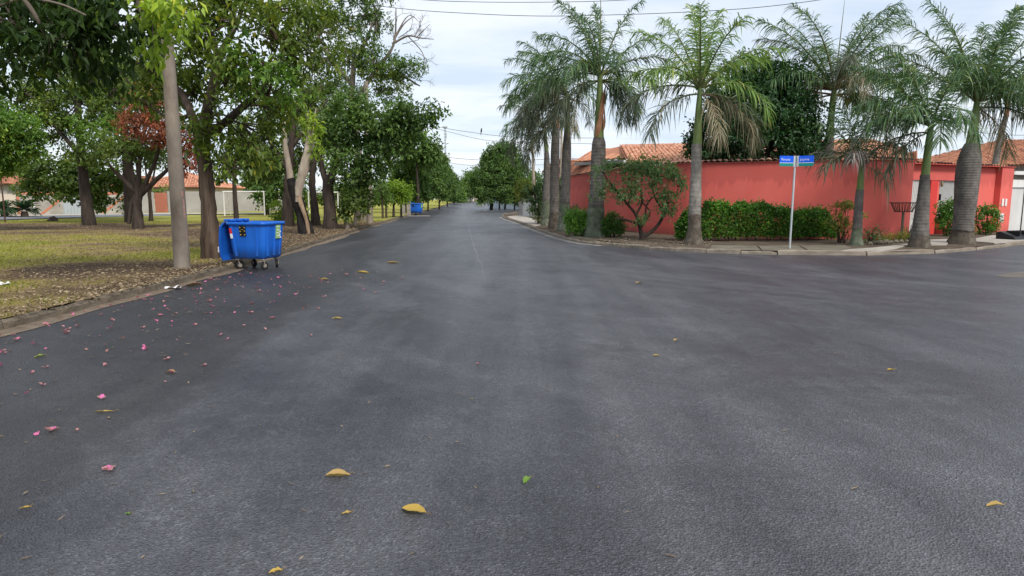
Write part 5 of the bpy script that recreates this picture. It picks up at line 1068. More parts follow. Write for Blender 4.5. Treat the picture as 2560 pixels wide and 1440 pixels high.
# ================================================================== RIGHT: SHRUBS AND TREES
tree('tree', 'large dense dark green tree behind the red wall', [(1900, 600, 40), (1900, 480, 36), (1895, 380, 30)], [[(1897, 420, 18), (1830, 330, 10)], [(1897, 420, 18), (1960, 320, 10)]],
     [(1890, 280, 130, 110, 0), (1800, 330, 80, 85, 0), (1985, 300, 85, 80, 0), (1880, 370, 150, 60, -.3), (1770, 385, 50, 45, .2), (1830, 230, 80, 70, .4), (1940, 205, 80, 60, .2), (1890, 170, 60, 40, .5), (2020, 350, 50, 60, .4), (1745, 330, 32, 45, .4)],
     'leaf_dark', 0.20, 0.105, 1.5, Y0=29.5, gap=0.24, tw=3, lump=.45)
tree('tree', 'big round street tree on the right side at the end of the street', [(1228, 524, 9), (1230, 500, 8), (1235, 470, 6)], [[(1231, 498, 6), (1210, 465, 4)], [(1232, 495, 6), (1265, 460, 4)], [(1262, 524, 5), (1264, 495, 4), (1262, 470, 3)], [(1248, 524, 4), (1250, 495, 4), (1255, 470, 3)], [(1286, 524, 4), (1288, 500, 3), (1285, 480, 3)]],
     [(1250, 430, 62, 50, 0), (1215, 455, 42, 42, -.5), (1290, 450, 44, 45, 0), (1255, 390, 45, 32, 0), (1230, 410, 40, 35, 0), (1245, 480, 58, 28, -1), (1280, 410, 35, 35, .5), (1300, 485, 30, 28, 0), (1205, 480, 24, 24, 0), (1268, 372, 22, 18, 0)], 'leaf_lime', 0.28, 0.16, 2.1, Y0=88.0, gap=0.14, lump=.38, tw=5, shell=.55)
tree('tree', 'dark tree partly hidden behind the wooden pole and palms', [(1335, 520, 7), (1335, 490, 6), (1335, 450, 5)], [], [(1340, 460, 28, 32, 0), (1325, 480, 24, 28, 0), (1350, 480, 22, 25, 0)], 'leaf_row', 0.32, 0.2, 1.3, Y0=78.0, tw=3)
tree('small_tree', 'gnarled many branched plumeria tree in front of the red wall', [(1606, 598, 15), (1604, 585, 13), (1602, 578, 12)],
     [[(1603, 586, 11), (1598, 560, 9), (1588, 535, 7), (1570, 512, 6), (1552, 490, 4), (1530, 470, 3)], [(1608, 592, 10), (1630, 578, 9), (1650, 555, 8), (1662, 530, 7), (1668, 505, 4), (1680, 480, 3)], [(1598, 560, 7), (1565, 550, 6), (1540, 545, 3)],
      [(1590, 538, 6), (1605, 505, 5), (1600, 470, 3)], [(1570, 512, 5), (1580, 480, 4), (1575, 450, 2.5)], [(1662, 530, 5), (1640, 500, 4), (1630, 465, 3)], [(1668, 510, 4), (1700, 480, 3), (1706, 460, 2)], [(1605, 505, 4), (1625, 530, 3), (1615, 550, 4)], [(1552, 490, 4), (1520, 450, 3), (1505, 430, 2)], [(1600, 575, 7), (1612, 545, 5), (1618, 510, 4), (1645, 480, 2.5)]],
     [(1510, 430, 32, 22, 0), (1555, 420, 36, 20, 0), (1600, 425, 34, 22, .2), (1650, 430, 36, 22, 0), (1690, 455, 28, 22, 0), (1530, 465, 28, 18, -.2), (1580, 455, 26, 18, -.2), (1630, 462, 28, 18, -.2), (1668, 490, 24, 20, -.3), (1575, 490, 22, 16, -.3), (1610, 498, 20, 12, 0), (1665, 520, 20, 20, -.2), (1545, 495, 16, 14, 0), (1500, 470, 20, 24, 0), (1625, 410, 26, 12, .3), (1695, 430, 18, 14, .2), (1605, 548, 14, 16, -.2)],
     'leaf_plum', 0.16, 0.065, 1.1, 'bark_dark', gap=0.42, tw=5, droop=.1, tint=(.3, 1))
# pale blossoms on the plumeria
pl = [o_ for o_ in bpy.data.objects if o_.get('label', '').startswith('gnarled many')][0]; ob_ = Vector(pl.location)
for (px, py) in [(1512, 476), (1594, 453), (1627, 452), (1690, 447), (1545, 430), (1500, 425), (1660, 463), (1575, 410), (1640, 490)]:
    p = at(px, py, ob_.y - .5) - ob_; A = unit(RNG.normal(size=(5, 3))); N = unit(np.cross(A, RNG.normal(size=(5, 3)))); fb = NB(); add_leaves(fb, np.repeat(np.array([tuple(p)]), 5, 0), A, N, .06, .05, np.full(5, .9)); fb.build('blossom', M['frond_dry'], pl)
tree('small_tree', 'bushy small tree with curved swollen trunk at the left end of the palms', [(1347, 560, 12), (1348, 545, 9), (1346, 525, 6), (1347, 500, 5)], [[(1347, 505, 4), (1330, 480, 3)], [(1347, 505, 4), (1370, 480, 3)]],
     [(1310, 470, 24, 20, .5, 'leaf_olive'), (1335, 485, 28, 24, 0), (1365, 470, 28, 28, -.2), (1390, 460, 22, 24, -.3), (1350, 510, 24, 22, -.2), (1340, 530, 16, 16, -.2), (1380, 505, 22, 22, .2), (1400, 480, 16, 20, 0), (1305, 490, 16, 12, .3, 'leaf_olive')], 'leaf_plum', 0.17, 0.08, 1.2, gap=0.3)
def hedge(label, a, b, depth, hgt, leaf, L, W_, n, tint):
    A_, B_ = G(*a, .11), G(*b, .11); t = B_ - A_; w = Vector((t.x, t.y)).length; root = thing('hedge', A_, label, 'hedge', None, math.atan2(t.y, t.x))
    u = RNG.random((n, 3)); k = RNG.integers(0, 5, n); s = RNG.random(n)**2*.16
    x = u[:, 0]*w; y = u[:, 1]*depth; z = .12 + u[:, 2]*(hgt - .12); out = np.zeros((n, 3))
    f = (k == 0) | (k == 1); y[f] = s[f]; out[f] = (0, -1, .15); f = (k == 2) | (k == 3); z[f] = hgt - s[f]; out[f] = (0, -.2, 1); f = k == 4; out[f] = (0, 0, .3)
    top = hgt*(.74 + .36*vnoise(x, x*0, .8, 4) + .20*vnoise(x, x*0, .26, 5)); z = z*top/hgt; y = y + .30*(vnoise(x, z, .45, 6) - .5) + .14*np.clip(.35 - z, 0, 1)
    e = np.minimum(x, w - x); z = z*np.clip(.55 + e*1.2, 0, 1)
    q = np.stack([x, y, z], 1) + RNG.normal(0, .02, (n, 3)); sp = RNG.random(n) < .09; q[sp] += out[sp]*RNG.uniform(.03, .2, (sp.sum(), 1))
    A2 = unit(out*.7 + RNG.normal(0, .55, (n, 3)) + np.array([0, 0, .15])); up = unit(out + np.array([0, -.2, .8]) + RNG.normal(0, .45, (n, 3))); N2 = unit(up - A2*(up*A2).sum(1, keepdims=True))
    nb = NB(); tn = tint[0] + (tint[1] - tint[0])*np.clip(.75*RNG.random(n)**1.2 + .45*(vnoise(x*3, z*3, .5, 7) - .35), 0, 1); sc_ = RNG.uniform(.7, 1.25, n); add_leaves(nb, q, A2, N2, L*sc_, W_*sc_, tn); nb.build('foliage', M[leaf], root)
    st = NB()
    for k in range(int(w/.35)):
        xx = .15 + .35*k + RNG.uniform(-.08, .08); yy = depth*.5 + RNG.uniform(-.1, .1)
        st.tube([(xx, yy, -.05), (xx + RNG.normal(0, .05), yy, hgt*.4), (xx + RNG.normal(0, .1), yy + RNG.normal(0, .1), hgt*.8)], [.02, .014, .006], 5)
    tag(st.build('stems', M['bark_dark'], root), kind='stuff'); return root
hedge('long clipped green hedge along the red wall behind the sign post', (1752, 603), (2088, 600), .75, 1.10, 'leaf_hedge', .10, .058, 21000, (0, 1))
hedge('short clipped end of green hedge left of the ringed palm', (1692, 601), (1728, 602.5), .6, .95, 'leaf_hedge', .10, .058, 3600, (0, .85))
shrub('shrub', 'bright green low shrub between the third and fourth palm', 1450, 590, [(1448, 548, 34, 27), (1472, 558, 24, 26, -.2), (1440, 572, 24, 14, -.2), (1428, 540, 16, 16, .2)], 'leaf_hedge', .10, .055, 1.6, gap=.15, tint=(.25, 1))
shrub('shrub', 'dark green shrub right of the tall peeling palm', 1530, 592, [(1530, 552, 24, 22), (1545, 568, 18, 20), (1515, 568, 18, 20)], 'leaf_hedge', .10, .055, 1.6, gap=.15, tint=(0, .6))
shrub('shrub', 'dark shrub close against the wall behind the third palm', 1440, 578, [(1432, 530, 16, 18), (1428, 555, 12, 14)], 'leaf_dark', .12, .06, 1.2)
shrub('shrub', 'loose yellow green shrub at the right end of the hedge', 2105, 606, [(2100, 525, 26, 16), (2115, 515, 22, 14, .2), (2100, 555, 24, 20, -.2), (2120, 575, 20, 16, -.2), (2085, 545, 20, 24), (2155, 538, 10, 8, .2)], 'leaf_olive', .10, .05, 1.0, gap=.35, bark='bark_brown')
shrub('shrub', 'small dark spiky plant at the foot of the wall corner', 2180, 607, [(2172, 588, 12, 12), (2194, 582, 14, 12), (2186, 572, 10, 8)], 'leaf_plum', .12, .045, .8, gap=.3, bark='bark_brown')
shrub('shrub', 'flowering shrub with pink blooms left of the thick bellied palm', 2370, 592, [(2362, 525, 22, 22), (2385, 520, 20, 22), (2372, 555, 28, 26, -.2), (2390, 570, 18, 18, -.2), (2355, 545, 16, 18)], 'leaf_hedge', .11, .06, 1.2, gap=.25, Y0=27.2, tint=(0, .9))
shrub('shrub', 'round flowering shrub right of the thick bellied palm by the pillar', 2465, 590, [(2462, 540, 30, 26), (2480, 525, 24, 16), (2455, 565, 22, 20, -.2), (2475, 570, 24, 12, -.2), (2445, 530, 16, 18)], 'leaf_hedge', .11, .06, 1.2, gap=.25, Y0=28.3, tint=(.1, 1))
shrub('shrub', 'thorny cactus like plant before the white ribbed gate', 2275, 600, [(2272, 580, 8, 14), (2280, 565, 6, 12)], 'leaf_olive', .13, .05, .8)
shrub('weeds', 'strip of dry weeds at the foot of the wall below the litter basket', 2235, 605, [(2225, 596, 24, 6), (2255, 593, 22, 7), (2205, 601, 16, 6)], 'leaf_olive', .09, .02, 1.0, cat='weeds', droop=-.8, stems=0 + 1)


# ================================================================== POLES, WIRES
pb = G(456, 671, .11)
up_ = thing('utility_pole', pb, 'weathered round concrete utility pole beside the near blue bin', 'pole')
nb = NB(); prof = [(.172, -.2), (.170, .0)] + [(.168 - .0092*z, z) for z in np.arange(.5, 9.6, .5)]; nb.lathe(prof, 20); nb.build('shaft', M['pole_concrete'], up_)
M['stain_red'] = surf('stain_red', (0.42, 0.16, 0.13), (0.36, 0.28, 0.24), 14, .9, .2)
A = [math.radians(a) for a in range(-75, -10, 8)]
for z0, z1, i0, i1 in ((1.1, 1.5, 6, 8), (.65, .85, 7, 8), (1.55, 1.66, 5, 7)):
    nb = NB(); nb.loft([[((.1695 - .0092*z)*math.cos(a), (.1695 - .0092*z)*math.sin(a), z) for a in A[i0:i1+1]] for z in (z0, z1)], False, .5, True, closed=False); nb.build('paint_patch', M['stain_red'], up_)
def pole(name, label, px, py, r0, r1, H_, mat, Y=None, lean=(0, 0), arm=False):
    b = G(px, py, .11) if Y is None else at(px, py, Y)
    if Y is not None: b.z = gz(Y) + .1
    t = thing(name, b, label, 'pole'); nb = NB()
    nb.tube([(0, 0, -.2), (lean[0]*.5, lean[1]*.5, H_/2), (lean[0], lean[1], H_)], [r0, (r0+r1)/2, r1], 12, seg=5); nb.build('shaft', M[mat], t)
    if arm:
        nb = NB(); nb.cbox(-1.0, 1.0, -.06, .06, H_ - .55, H_ - .43, .01); nb.build('cross_arm', M['bark_grey'], t)
        for x in (-.85, -.3, .35, .85):
            nb = NB(); nb.lathe([(.02, H_ - .43), (.045, H_ - .38), (.03, H_ - .33), (.05, H_ - .29), (.015, H_ - .24)], 8, (x, 0)); nb.build('insulator', M['paint_white'], t)
    return t
pole('utility_pole', 'pale concrete pole on the verge by the small saplings', 925, 558, .21, .13, 8.6, 'pole_concrete')
pole('utility_pole', 'concrete pole with cross arm above the rounded street trees', 1013, 534, .17, .10, 7.6, 'pole_concrete', Y=70, arm=True)
pole('utility_pole', 'slim leaning wooden pole left of the palm cluster', 1337, 540, .15, .11, 7.1, 'bark_pale', Y=57, lean=(-.25, 0))
pole('utility_pole', 'thin pale pole seen between the two left palms', 1402, 530, .11, .08, 7.6, 'bark_pale', Y=50)
pole('utility_pole', 'thin pole far left above the low house', 48, 535, .13, .09, 6.2, 'pole_concrete', Y=80)
rp = thing('post', G(13, 556, .13), 'thin dark red metal post at the left edge of the park', 'post')
nb = NB(); nb.tube([(0, 0, -.2), (.02, 0, 1.2), (0, 0, 2.6)], [.045, .045, .04], 8); nb.build('shaft', M['rust_metal'], rp)
nb = NB(); nb.lathe([(.06, 2.601), (.05, 2.66), (.01, 2.68)], 8); nb.build('cap', M['rust_metal'], rp)
wp = thing('post', G(88, 540.5, .13), 'white metal post in front of the striped wall', 'post')
nb = NB(); nb.tube([(0, 0, -.2), (-.03, 0, 1.0), (-.06, 0, 2.0)], [.07, .07, .065], 8); nb.build('shaft', M['paint_white'], wp)
nb = NB(); nb.box(-.2, .18, -.03, .03, 2.0, 2.05); nb.build('top_plate', M['paint_white'], wp)
# paired concrete gate posts beside the far bin
gp = thing('gate_posts', G(1017, 536.5, .1), 'pair of pale concrete posts beside the far blue bin', 'posts')
for x in (-.32, .22):
    nb = NB(); nb.cbox(x - .17, x + .17, -.15, .15, -.2, 1.32 + x*.2, .02); nb.build('post', M['concrete'], gp)
nb = NB(); nb.box(.38, .9, -.05, .05, .75, .95); nb.build('rail', M['concrete'], gp)
# end of street: fence posts, low wall, gate pillars
fe = thing('fence', (-16.5, 150, gz(150) + .05), 'row of short white fence posts at the end of the street', 'fence')
for k in range(16):
    nb = NB(); nb.cbox(k*.95, k*.95 + .32, -.1, .1, -.3, 1.25, .03); nb.build('post', M['paint_white'], fe)
nb = NB(); nb.box(0, 15.2, .105, .16, .5, .72); nb.build('rail', M['paint_white'], fe)
gt = thing('gateway', (-9.3, 152, gz(152) + .05), 'beige masonry gateway closing the far end of the street', 'gateway')
for x in (-.9, 1.7):
    nb = NB(); nb.cbox(x, x + 1.1, -.3, .3, -.3, 2.6, .05); nb.build('pillar', M['plaster_cream'], gt)
nb = NB(); nb.box(.205, 1.695, -.1, .1, -.3, 1.9); nb.build('gate_panel', M['bark_split'], gt)
fw = thing('street_wall', (-4.5, 150, gz(150) + .05), 'low pale wall at the street end right of the gateway', 'wall')
nb = NB(); nb.box(-1.8, 9, 0, .25, -.3, 1.5); nb.build('wall_body', M['paint_white'], fw)
nb = NB(); nb.box(-1.85, 9, -.05, .3, 1.503, 1.6); nb.build('coping', M['concrete'], fw)
shrub('shrub', 'small round roadside bush at the far right bend', 1200, 511, [(1201, 501, 7, 8), (1197, 505, 5, 5)], 'leaf_fresh', .3, .18, 1.4, Y0=110)
# lattice mast
lm = thing('lattice_mast', at(1115, 505, 230), 'thin pale lattice radio mast far behind the left trees', 'mast'); lm.location.z = 0
H_ = 26.2
for i, (x, y) in enumerate(((-.27, -.16), (.27, -.16), (0, .31))):
    nb = NB(); nb.tube([(x, y, 0), (x, y, H_)], .07, 5); nb.build('leg', M['galv'], lm)
nb = NB(); cs = [(-.27, -.16), (.27, -.16), (0, .31)]
for k in range(26):
    for i in range(3):
        a, b = cs[i], cs[(i+1) % 3]; nb.tube([(*a, k*1.0 + .1), (*b, k*1.0 + 1.1)], .035, 4, caps=False)
nb.build('bracing', M['galv'], lm)
nb = NB(); nb.cbox(-.8, .8, -.6, .6, H_ - .5, H_ + .1, .1); nb.build('platform', M['galv'], lm)
nb = NB(); nb.cbox(.3, .6, -.4, -.3, H_ - 4.0, H_ - 2.2, .03); nb.build('panel_antenna', M['galv'], lm)
def wire(label, pts, r):
    P = [at(*p) for p in pts]; o = P[0]; t = NB()
    t.tube([p - o for p in P], r, 5, seg=8, caps=False); w = t.build('overhead_wire', M['black_metal']); w.location = o; tag(w, label, 'wire', 'overhead wires')
wire('overhead wire crossing the sky just below the top edge', [(700, -20, 34), (990, 20, 34), (1180, 34, 33.5), (1345, 40, 33), (1500, 38, 32.6), (1700, 31, 32), (1900, 18, 31.5), (2100, -8, 31), (2400, -60, 30)], .014)
wire('overhead wire touching the top edge above the street', [(880, -25, 36), (1040, -2, 36), (1200, 5, 35.5), (1400, 5, 35), (1560, 0, 34.5), (1800, -18, 34)], .014)
wire('upper distant wire carrying a bird over the street', [(1000, 290, 75), (1095, 317, 74), (1200, 334, 72), (1262, 341, 71), (1330, 345, 70), (1500, 345, 68)], .022)
wire('middle distant wire over the street', [(1000, 300, 78), (1120, 329, 77), (1190, 346, 75), (1260, 354, 74), (1500, 360, 70)], .02)
wire('lowest distant wire passing behind the round street tree', [(1040, 372, 95), (1122, 393, 94), (1185, 399, 93), (1260, 402, 92), (1420, 396, 90)], .028)
wire('faint distant wire low above the street end', [(1100, 402, 110), (1150, 411, 110), (1220, 415, 108), (1420, 410, 105)], .025)
wire('distant wire at the right edge behind the leaning palm', [(2440, 330, 60), (2500, 336, 60), (2560, 338, 60), (2700, 335, 60)], .02)
# bird on the wire
bp_ = at(1203, 333, 71.9); bd = thing('bird', bp_, 'small dark bird perched on the distant wire', 'bird')
nb = NB(); nb.tube([(-.02, 0, .04), (0, 0, .16), (.02, 0, .32), (.03, 0, .42), (.04, 0, .5), (.08, 0, .54)], [.03, .08, .09, .06, .05, .015], 8, seg=3); nb.build('body', M['black_metal'], bd)
nb = NB(); nb.tube([(-.02, 0, .08), (-.05, 0, -.22)], [.04, .025], 6); nb.build('tail', M['black_metal'], bd)

# ================================================================== BINS
def bin_paint():
    m, nt, b = nodes_of('blue_plastic')
    n = noise(nt, 3, 5, (1, 1, .5)); d = noise(nt, 18, 6, (1, 1, .4), rough=.75)
    col = cramp(nt, n, [(.3, (0.006, 0.105, 0.50)), (.7, (0.010, 0.135, 0.60))])
    col = mixc(nt, mth(nt, 'MULTIPLY', cramp(nt, d, [(.66, (0, 0, 0)), (.76, (1, 1, 1))]), .35), col, (0.10, 0.20, 0.45))
    tc = nd(nt, 'ShaderNodeTexCoord'); sp = nd(nt, 'ShaderNodeSeparateXYZ'); nt.links.new(tc.outputs['Object'], sp.inputs[0])
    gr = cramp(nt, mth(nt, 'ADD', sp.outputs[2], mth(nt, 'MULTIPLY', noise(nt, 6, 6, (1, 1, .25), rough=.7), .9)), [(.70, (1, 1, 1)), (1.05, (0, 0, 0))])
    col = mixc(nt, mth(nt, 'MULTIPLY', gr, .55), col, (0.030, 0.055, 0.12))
    sc2 = cramp(nt, noise(nt, 9, 7, (.5, .5, 2.2), rough=.8, off=(2, 2, 5)), [(.655, (0, 0, 0)), (.675, (1, 1, 1))])
    col = mixc(nt, mth(nt, 'MULTIPLY', sc2, .45), col, (0.22, 0.32, 0.55))
    nt.links.new(col, b.inputs['Base Color']); b.inputs['Roughness'].default_value = .42; b.inputs['Specular IOR Level'].default_value = .45
    bump(nt, b, noise(nt, 60, 3), .06); return m
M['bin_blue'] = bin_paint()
M['bin_lid'] = surf('bin_lid', (0.006, 0.085, 0.42), (0.010, 0.11, 0.50), 3, .45, .08, 60)
M['rubber'] = surf('rubber', (0.012, 0.012, 0.012), (0.03, 0.03, 0.03), 9, .8, .3, 40)
M['steel_dirty'] = surf('steel_dirty', (0.20, 0.17, 0.14), (0.36, 0.32, 0.28), 9, .6, .2, 40)
M['st_red'] = surf('st_red', (0.62, 0.02, 0.02), (0.68, 0.03, 0.03), 4, .4, 0); M['st_white'] = surf('st_white', (0.72, 0.72, 0.72), (0.8, 0.8, 0.8), 30, .5, 0)
M['st_gold'] = surf('st_gold', (0.45, 0.33, 0.06), (0.5, 0.36, 0.08), 4, .5, 0); M['st_green'] = surf('st_green', (0.22, 0.42, 0.12), (0.32, 0.50, 0.20), 25, .6, 0); M['st_black'] = surf('st_black', (0.006, 0.006, 0.006), (0.012, 0.012, 0.012), 4, .5, 0)
def rrect(wx, wy, r, z, k=5):
    out = []
    for cx, cy, a0 in ((wx - r, -wy + r, -90), (wx - r, wy - r, 0), (-wx + r, wy - r, 90), (-wx + r, -wy + r, 180)):
        for i in range(k + 1):
            a = math.radians(a0 + 90*i/k); out.append((cx + r*math.cos(a), cy + r*math.sin(a), z))
    return out
def waste_bin(label, loc, rz, detail=True):
    """four wheeled open container; local -y is the long front, +x the right end, the lid hangs open over the -x end"""
    root = thing('waste_bin', loc, label, 'bin', None, rz)
    nb = NB(); zs = [(.27, .40, .36, .08), (.30, .44, .40, .10), (.6, .475, .425, .12), (.95, .505, .455, .13), (1.10, .515, .465, .14)]
    rings = [rrect(a, b_, r, z) for z, a, b_, r in zs]; nb.loft(rings, False, .5, True)
    nb.loft([rings[0], rrect(.05, .05, .02, .27)], False, .5, False)
    inn = [rrect(a - .03, b_ - .03, r - .02, z + .02) for z, a, b_, r in zs][::-1]; nb.loft(inn, False, .5, True); nb.add(np.array(inn[-1]), [tuple(range(len(inn[-1])))]); nb.build('body', M['bin_blue'], root)
    nb = NB(); nb.loft([rrect(.50, .45, .13, 1.085), rrect(.555, .505, .16, 1.10), rrect(.565, .515, .17, 1.135), rrect(.55, .50, .16, 1.17), rrect(.49, .44, .13, 1.165), rrect(.485, .435, .12, 1.09)], False, .5, True); nb.build('rim', M['bin_blue'], root)
    for x in (-.36, .30):                                        # raised vertical panels on the long sides
        for sg in (-1, 1):
            nb = NB(); w = .035
            nb.loft([[(x*s + dx, sg*(yy + dy), z) for dx, dy in ((-w, -.005), (-w*.6, .022), (w*.6, .022), (w, -.005))] for z, s, yy in ((.34, .86, .405), (.6, .92, .425), (.95, 1.0, .455), (1.08, 1.03, .463))], True, .5, False); nb.build('rib', M['bin_blue'], root)
    for y in (-.28, 0.02, .28):
        nb = NB(); w = .04
        nb.loft([[(xx + dy, y*s + dx, z) for dx, dy in ((-w, -.005), (-w*.6, .022), (w*.6, .022), (w, -.005))] for z, s, xx in ((.34, .88, .445), (.6, .93, .475), (.95, 1.0, .505), (1.08, 1.02, .513))], True, .5, False); nb.build('rib', M['bin_blue'], root)
    # lid hanging open down the left end
    nb = NB(); R = []
    for z, x, y in ((1.16, -.60, .47), (1.05, -.69, .49), (.7, -.735, .48), (.35, -.74, .45), (.22, -.70, .43)):
        R.append([(x, -y, z), (x - .03, -y*.6, z), (x - .04, 0, z), (x - .03, y*.6, z), (x, y, z), (x + .06, y, z), (x + .05, 0, z), (x + .06, -y, z)])
    nb.loft(R, True, .5, False); lid = nb.build('lid', M['bin_lid'], root)
    for y in (-.27, 0, .27):
        nb = NB(); nb.cbox(-.66, -.42, y - .09, y + .09, 1.172, 1.235, .015); nb.build('hinge', M['bin_blue'], root)
    nb = NB(); nb.tube([(-.5, -.40, 1.215), (-.5, .40, 1.215)], .016, 8); nb.build('hinge_rod', M['bin_lid'], root)
    for sg in (-1, 1):
        nb = NB(); nb.tube([(sg*.0 - .10, -.50, 1.0), (-.10, -.53, .98), (.1, -.53, .98), (.1, -.50, 1.0)], .001, 4)
    wh = 0
    for sx in (-1, 1):
        for sy in (-1, 1):
            x, y = sx*.34, sy*.30; a = (.5, -.4, 1.2, 2.2)[wh]; wh += 1
            fk = NB(); fk.cbox(x - .06, x + .06, y - .06, y + .06, .235, .268, .006)
            ca, sa = math.cos(a), math.sin(a); cx, cy = x + ca*.04, y + sa*.04
            for s2 in (-1, 1):
                ox, oy = -sa*.038*s2, ca*.038*s2; fk.tube([(x + ox, y + oy, .24), (cx + ox, cy + oy, .10)], .012, 6)
            f = fk.build('castor', M['steel_dirty'], root)
            t = NB(); rings = []
            for q, rr in ((-.028, .082), (-.026, .096), (-.012, .102), (.012, .102), (.026, .096), (.028, .082)):
                rings.append([(cx - sa*q + ca*rr*math.cos(u), cy + ca*q + sa*rr*math.cos(u), .102 + rr*math.sin(u)) for u in np.linspace(0, 2*math.pi, 18, endpoint=False)])
            t.loft(rings, True, .5, True); t.build('tyre', M['rubber'], f)
            t = NB(); t.tube([(cx - sa*-.034, cy + ca*-.034, .102), (cx - sa*.034, cy + ca*.034, .102)], [.045, .045], 12); t.build('hub', M['steel_dirty'], f)
    def plate(x, z, w, h, mat, name, y0=.4295, slope=.085, th=.006, par=root, skew=0.0, proud=0.012):
        nb = NB(); yb, yt = -(y0 + slope*(z - h/2 - .6)) - proud, -(y0 + slope*(z + h/2 - .6)) - proud
        nb.loft([[(x - w/2, yb - d, z - h/2), (x + w/2, yb - d, z - h/2), (x + w/2 + skew, yt - d, z + h/2), (x - w/2 + skew, yt - d, z + h/2)] for d in (0, th)], True, .5, False); return nb.build(name, M[mat], par)
    pl_ = plate(-.06, .955, .17, .25, 'st_black', 'label_plate')
    if detail:
        for x, z in ((-.12, 1.04), (0, 1.04), (-.12, .95), (0, .955), (-.115, .865), (-.005, .865)): plate(x, z, .028, .026, 'st_gold', 'stud', par=pl_, proud=.0195)
        plate(-.06, .99, .06, .008, 'st_gold', 'stud', par=pl_, proud=.0195)
    plate(-.40 + .03, .955, .062, .13, 'st_red', 'reflector', skew=-.012, proud=.03); plate(-.40 + .042, .83, .062, .115, 'st_white', 'reflector', skew=-.01, proud=.03)
    def eplate(y, z, w, h, mat, name, par=root, proud=.03, th=.005):
        nb = NB(); xb, xt = .475 + .085*(z - h/2 - .6) + proud, .475 + .085*(z + h/2 - .6) + proud
        nb.loft([[(xb + d, y - w/2, z - h/2), (xb + d, y + w/2, z - h/2), (xt + d, y + w/2, z + h/2), (xt + d, y - w/2, z + h/2)] for d in (0, th)], True, .5, False); return nb.build(name, M[mat], par)
    st = eplate(.11, .92, .20, .33, 'st_green', 'sticker', proud=.026)
    if detail:
        rg = random.Random(4)
        for r_ in range(4): eplate(.11 + rg.uniform(-.02, .02), 1.04 - .075*r_, .09 + rg.uniform(0, .05), .022, 'st_white', 'sticker_print', par=st, proud=.0315)
        for k in range(3): eplate(.19 + rg.uniform(-.03, .04), .78 + .07*k, .05, .04, 'st_white', 'torn_paper', par=st, proud=.033)
        nb = NB(); nb.cbox(-.785, -.772, -.46, -.41, .42, .56, .004); nb.build('scuff', M['st_white'], lid)
    return root
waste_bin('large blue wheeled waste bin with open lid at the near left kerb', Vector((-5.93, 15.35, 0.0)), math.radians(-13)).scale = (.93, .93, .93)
waste_bin('blue waste bin standing far down the street on the left', G(1041, 539, 0.0), math.radians(-25), False)
sl = thing('concrete_slab', G(1046, 540.5, 0.0), 'low pale slab on the road edge under the far blue bin', 'slab')
nb = NB(); nb.cbox(-1.1, 1.1, -.35, -.05, 0, .05, .015); nb.build('slab', M['pave'], sl)

# ================================================================== FOOTBALL GOALS
def goal(label, a, b, hgt):
    A_, B_ = G(*a, .13), G(*b, .13); t = B_ - A_; w = Vector((t.x, t.y)).length
    r = thing('football_goal', A_, label, 'goal', None, math.atan2(t.y, t.x))
    for x in (0, w):
        nb = NB(); nb.tube([(x, 0, -.2), (x, 0, hgt)], .06, 10); nb.build('goal_post', M['paint_white'], r)
        nb = NB(); nb.tube([(x, 0, hgt), (x, .7, hgt), (x, 1.3, .0)], .03, 6); nb.build('stay', M['paint_white'], r)
    nb = NB(); nb.tube([(-.06, 0, hgt), (w + .06, 0, hgt)], .06, 10); nb.build('crossbar', M['paint_white'], r)
goal('white football goal frame behind the near blue bin', (562, 538.5), (662, 538.5), 2.12)
goal('second white goal frame seen between the dark trunks', (773, 534), (846, 534), 2.1)

# ================================================================== STREET SIGN
M['sign_blue'] = surf('sign_blue', (0.004, 0.10, 0.72), (0.006, 0.115, 0.78), 2, .4, 0); M['sign_green'] = surf('sign_green', (0.003, 0.22, 0.19), (0.004, 0.25, 0.21), 2, .4, 0)
sb = G(1974, 622, .11); sg_ = thing('street_sign', sb, 'slim grey post with two blue and green street name plates', 'sign')
nb = NB(); nb.tube([(0, 0, -.2), (.01, 0, 1.4), (.02, 0, 2.76)], .03, 12, seg=4); nb.build('post', M['galv'], sg_)
for lab, ang, x0, x1, txt, ts in (('left plate', 0.18, -.55, -.05, 'Pavuna', .085), ('right plate', -.55, .05, .52, 'Joyma', .085)):
    pr = NB(); o_ = bpy.data.objects.new('name_plate', None)
    nb = NB(); nb.box(x0, x1, -.004, .004, .115, .335); pt = nb.build('name_plate', M['sign_blue'], sg_)
    pt.location = (.02, -.036, 2.46); pt.scale = (.95, 1, .9); pt.rotation_euler = (0, 0, ang); bpy.data.objects.remove(o_)
    nb = NB(); nb.box(x0, x1, -.0043, .0043, .0, .100); nb.build('plate_band', M['sign_green'], pt)
    nb = NB(); nb.box(x0, x1, -.0046, .0046, .1005, .1145); nb.build('plate_line', M['st_white'], pt)
    cu = bpy.data.curves.new('lettering', 'FONT'); cu.body = txt; cu.size = ts*1.3; cu.align_x = 'LEFT'; cu.extrude = .0005
    t0 = bpy.data.objects.new('lettering', cu); COL.objects.link(t0); bpy.context.view_layer.update(); me_ = bpy.data.meshes.new_from_object(t0.evaluated_get(bpy.context.evaluated_depsgraph_get())); bpy.data.objects.remove(t0); me_.materials.clear(); me_.materials.append(M['st_white']); tx = bpy.data.objects.new('lettering', me_); COL.objects.link(tx); tx.parent = pt; tx.location = (x0 + .05 if x0 < 0 else x0 + .075, -.0062, .185); tx.rotation_euler = (math.pi/2, 0, 0)
    nb = NB(); xe = (x1 - .03, x1 + .02) if x0 < 0 else (x0 - .02, x0 + .04); nb.box(*xe, -.012, .012, -.01, .34); nb.build('clamp', M['galv'], pt)

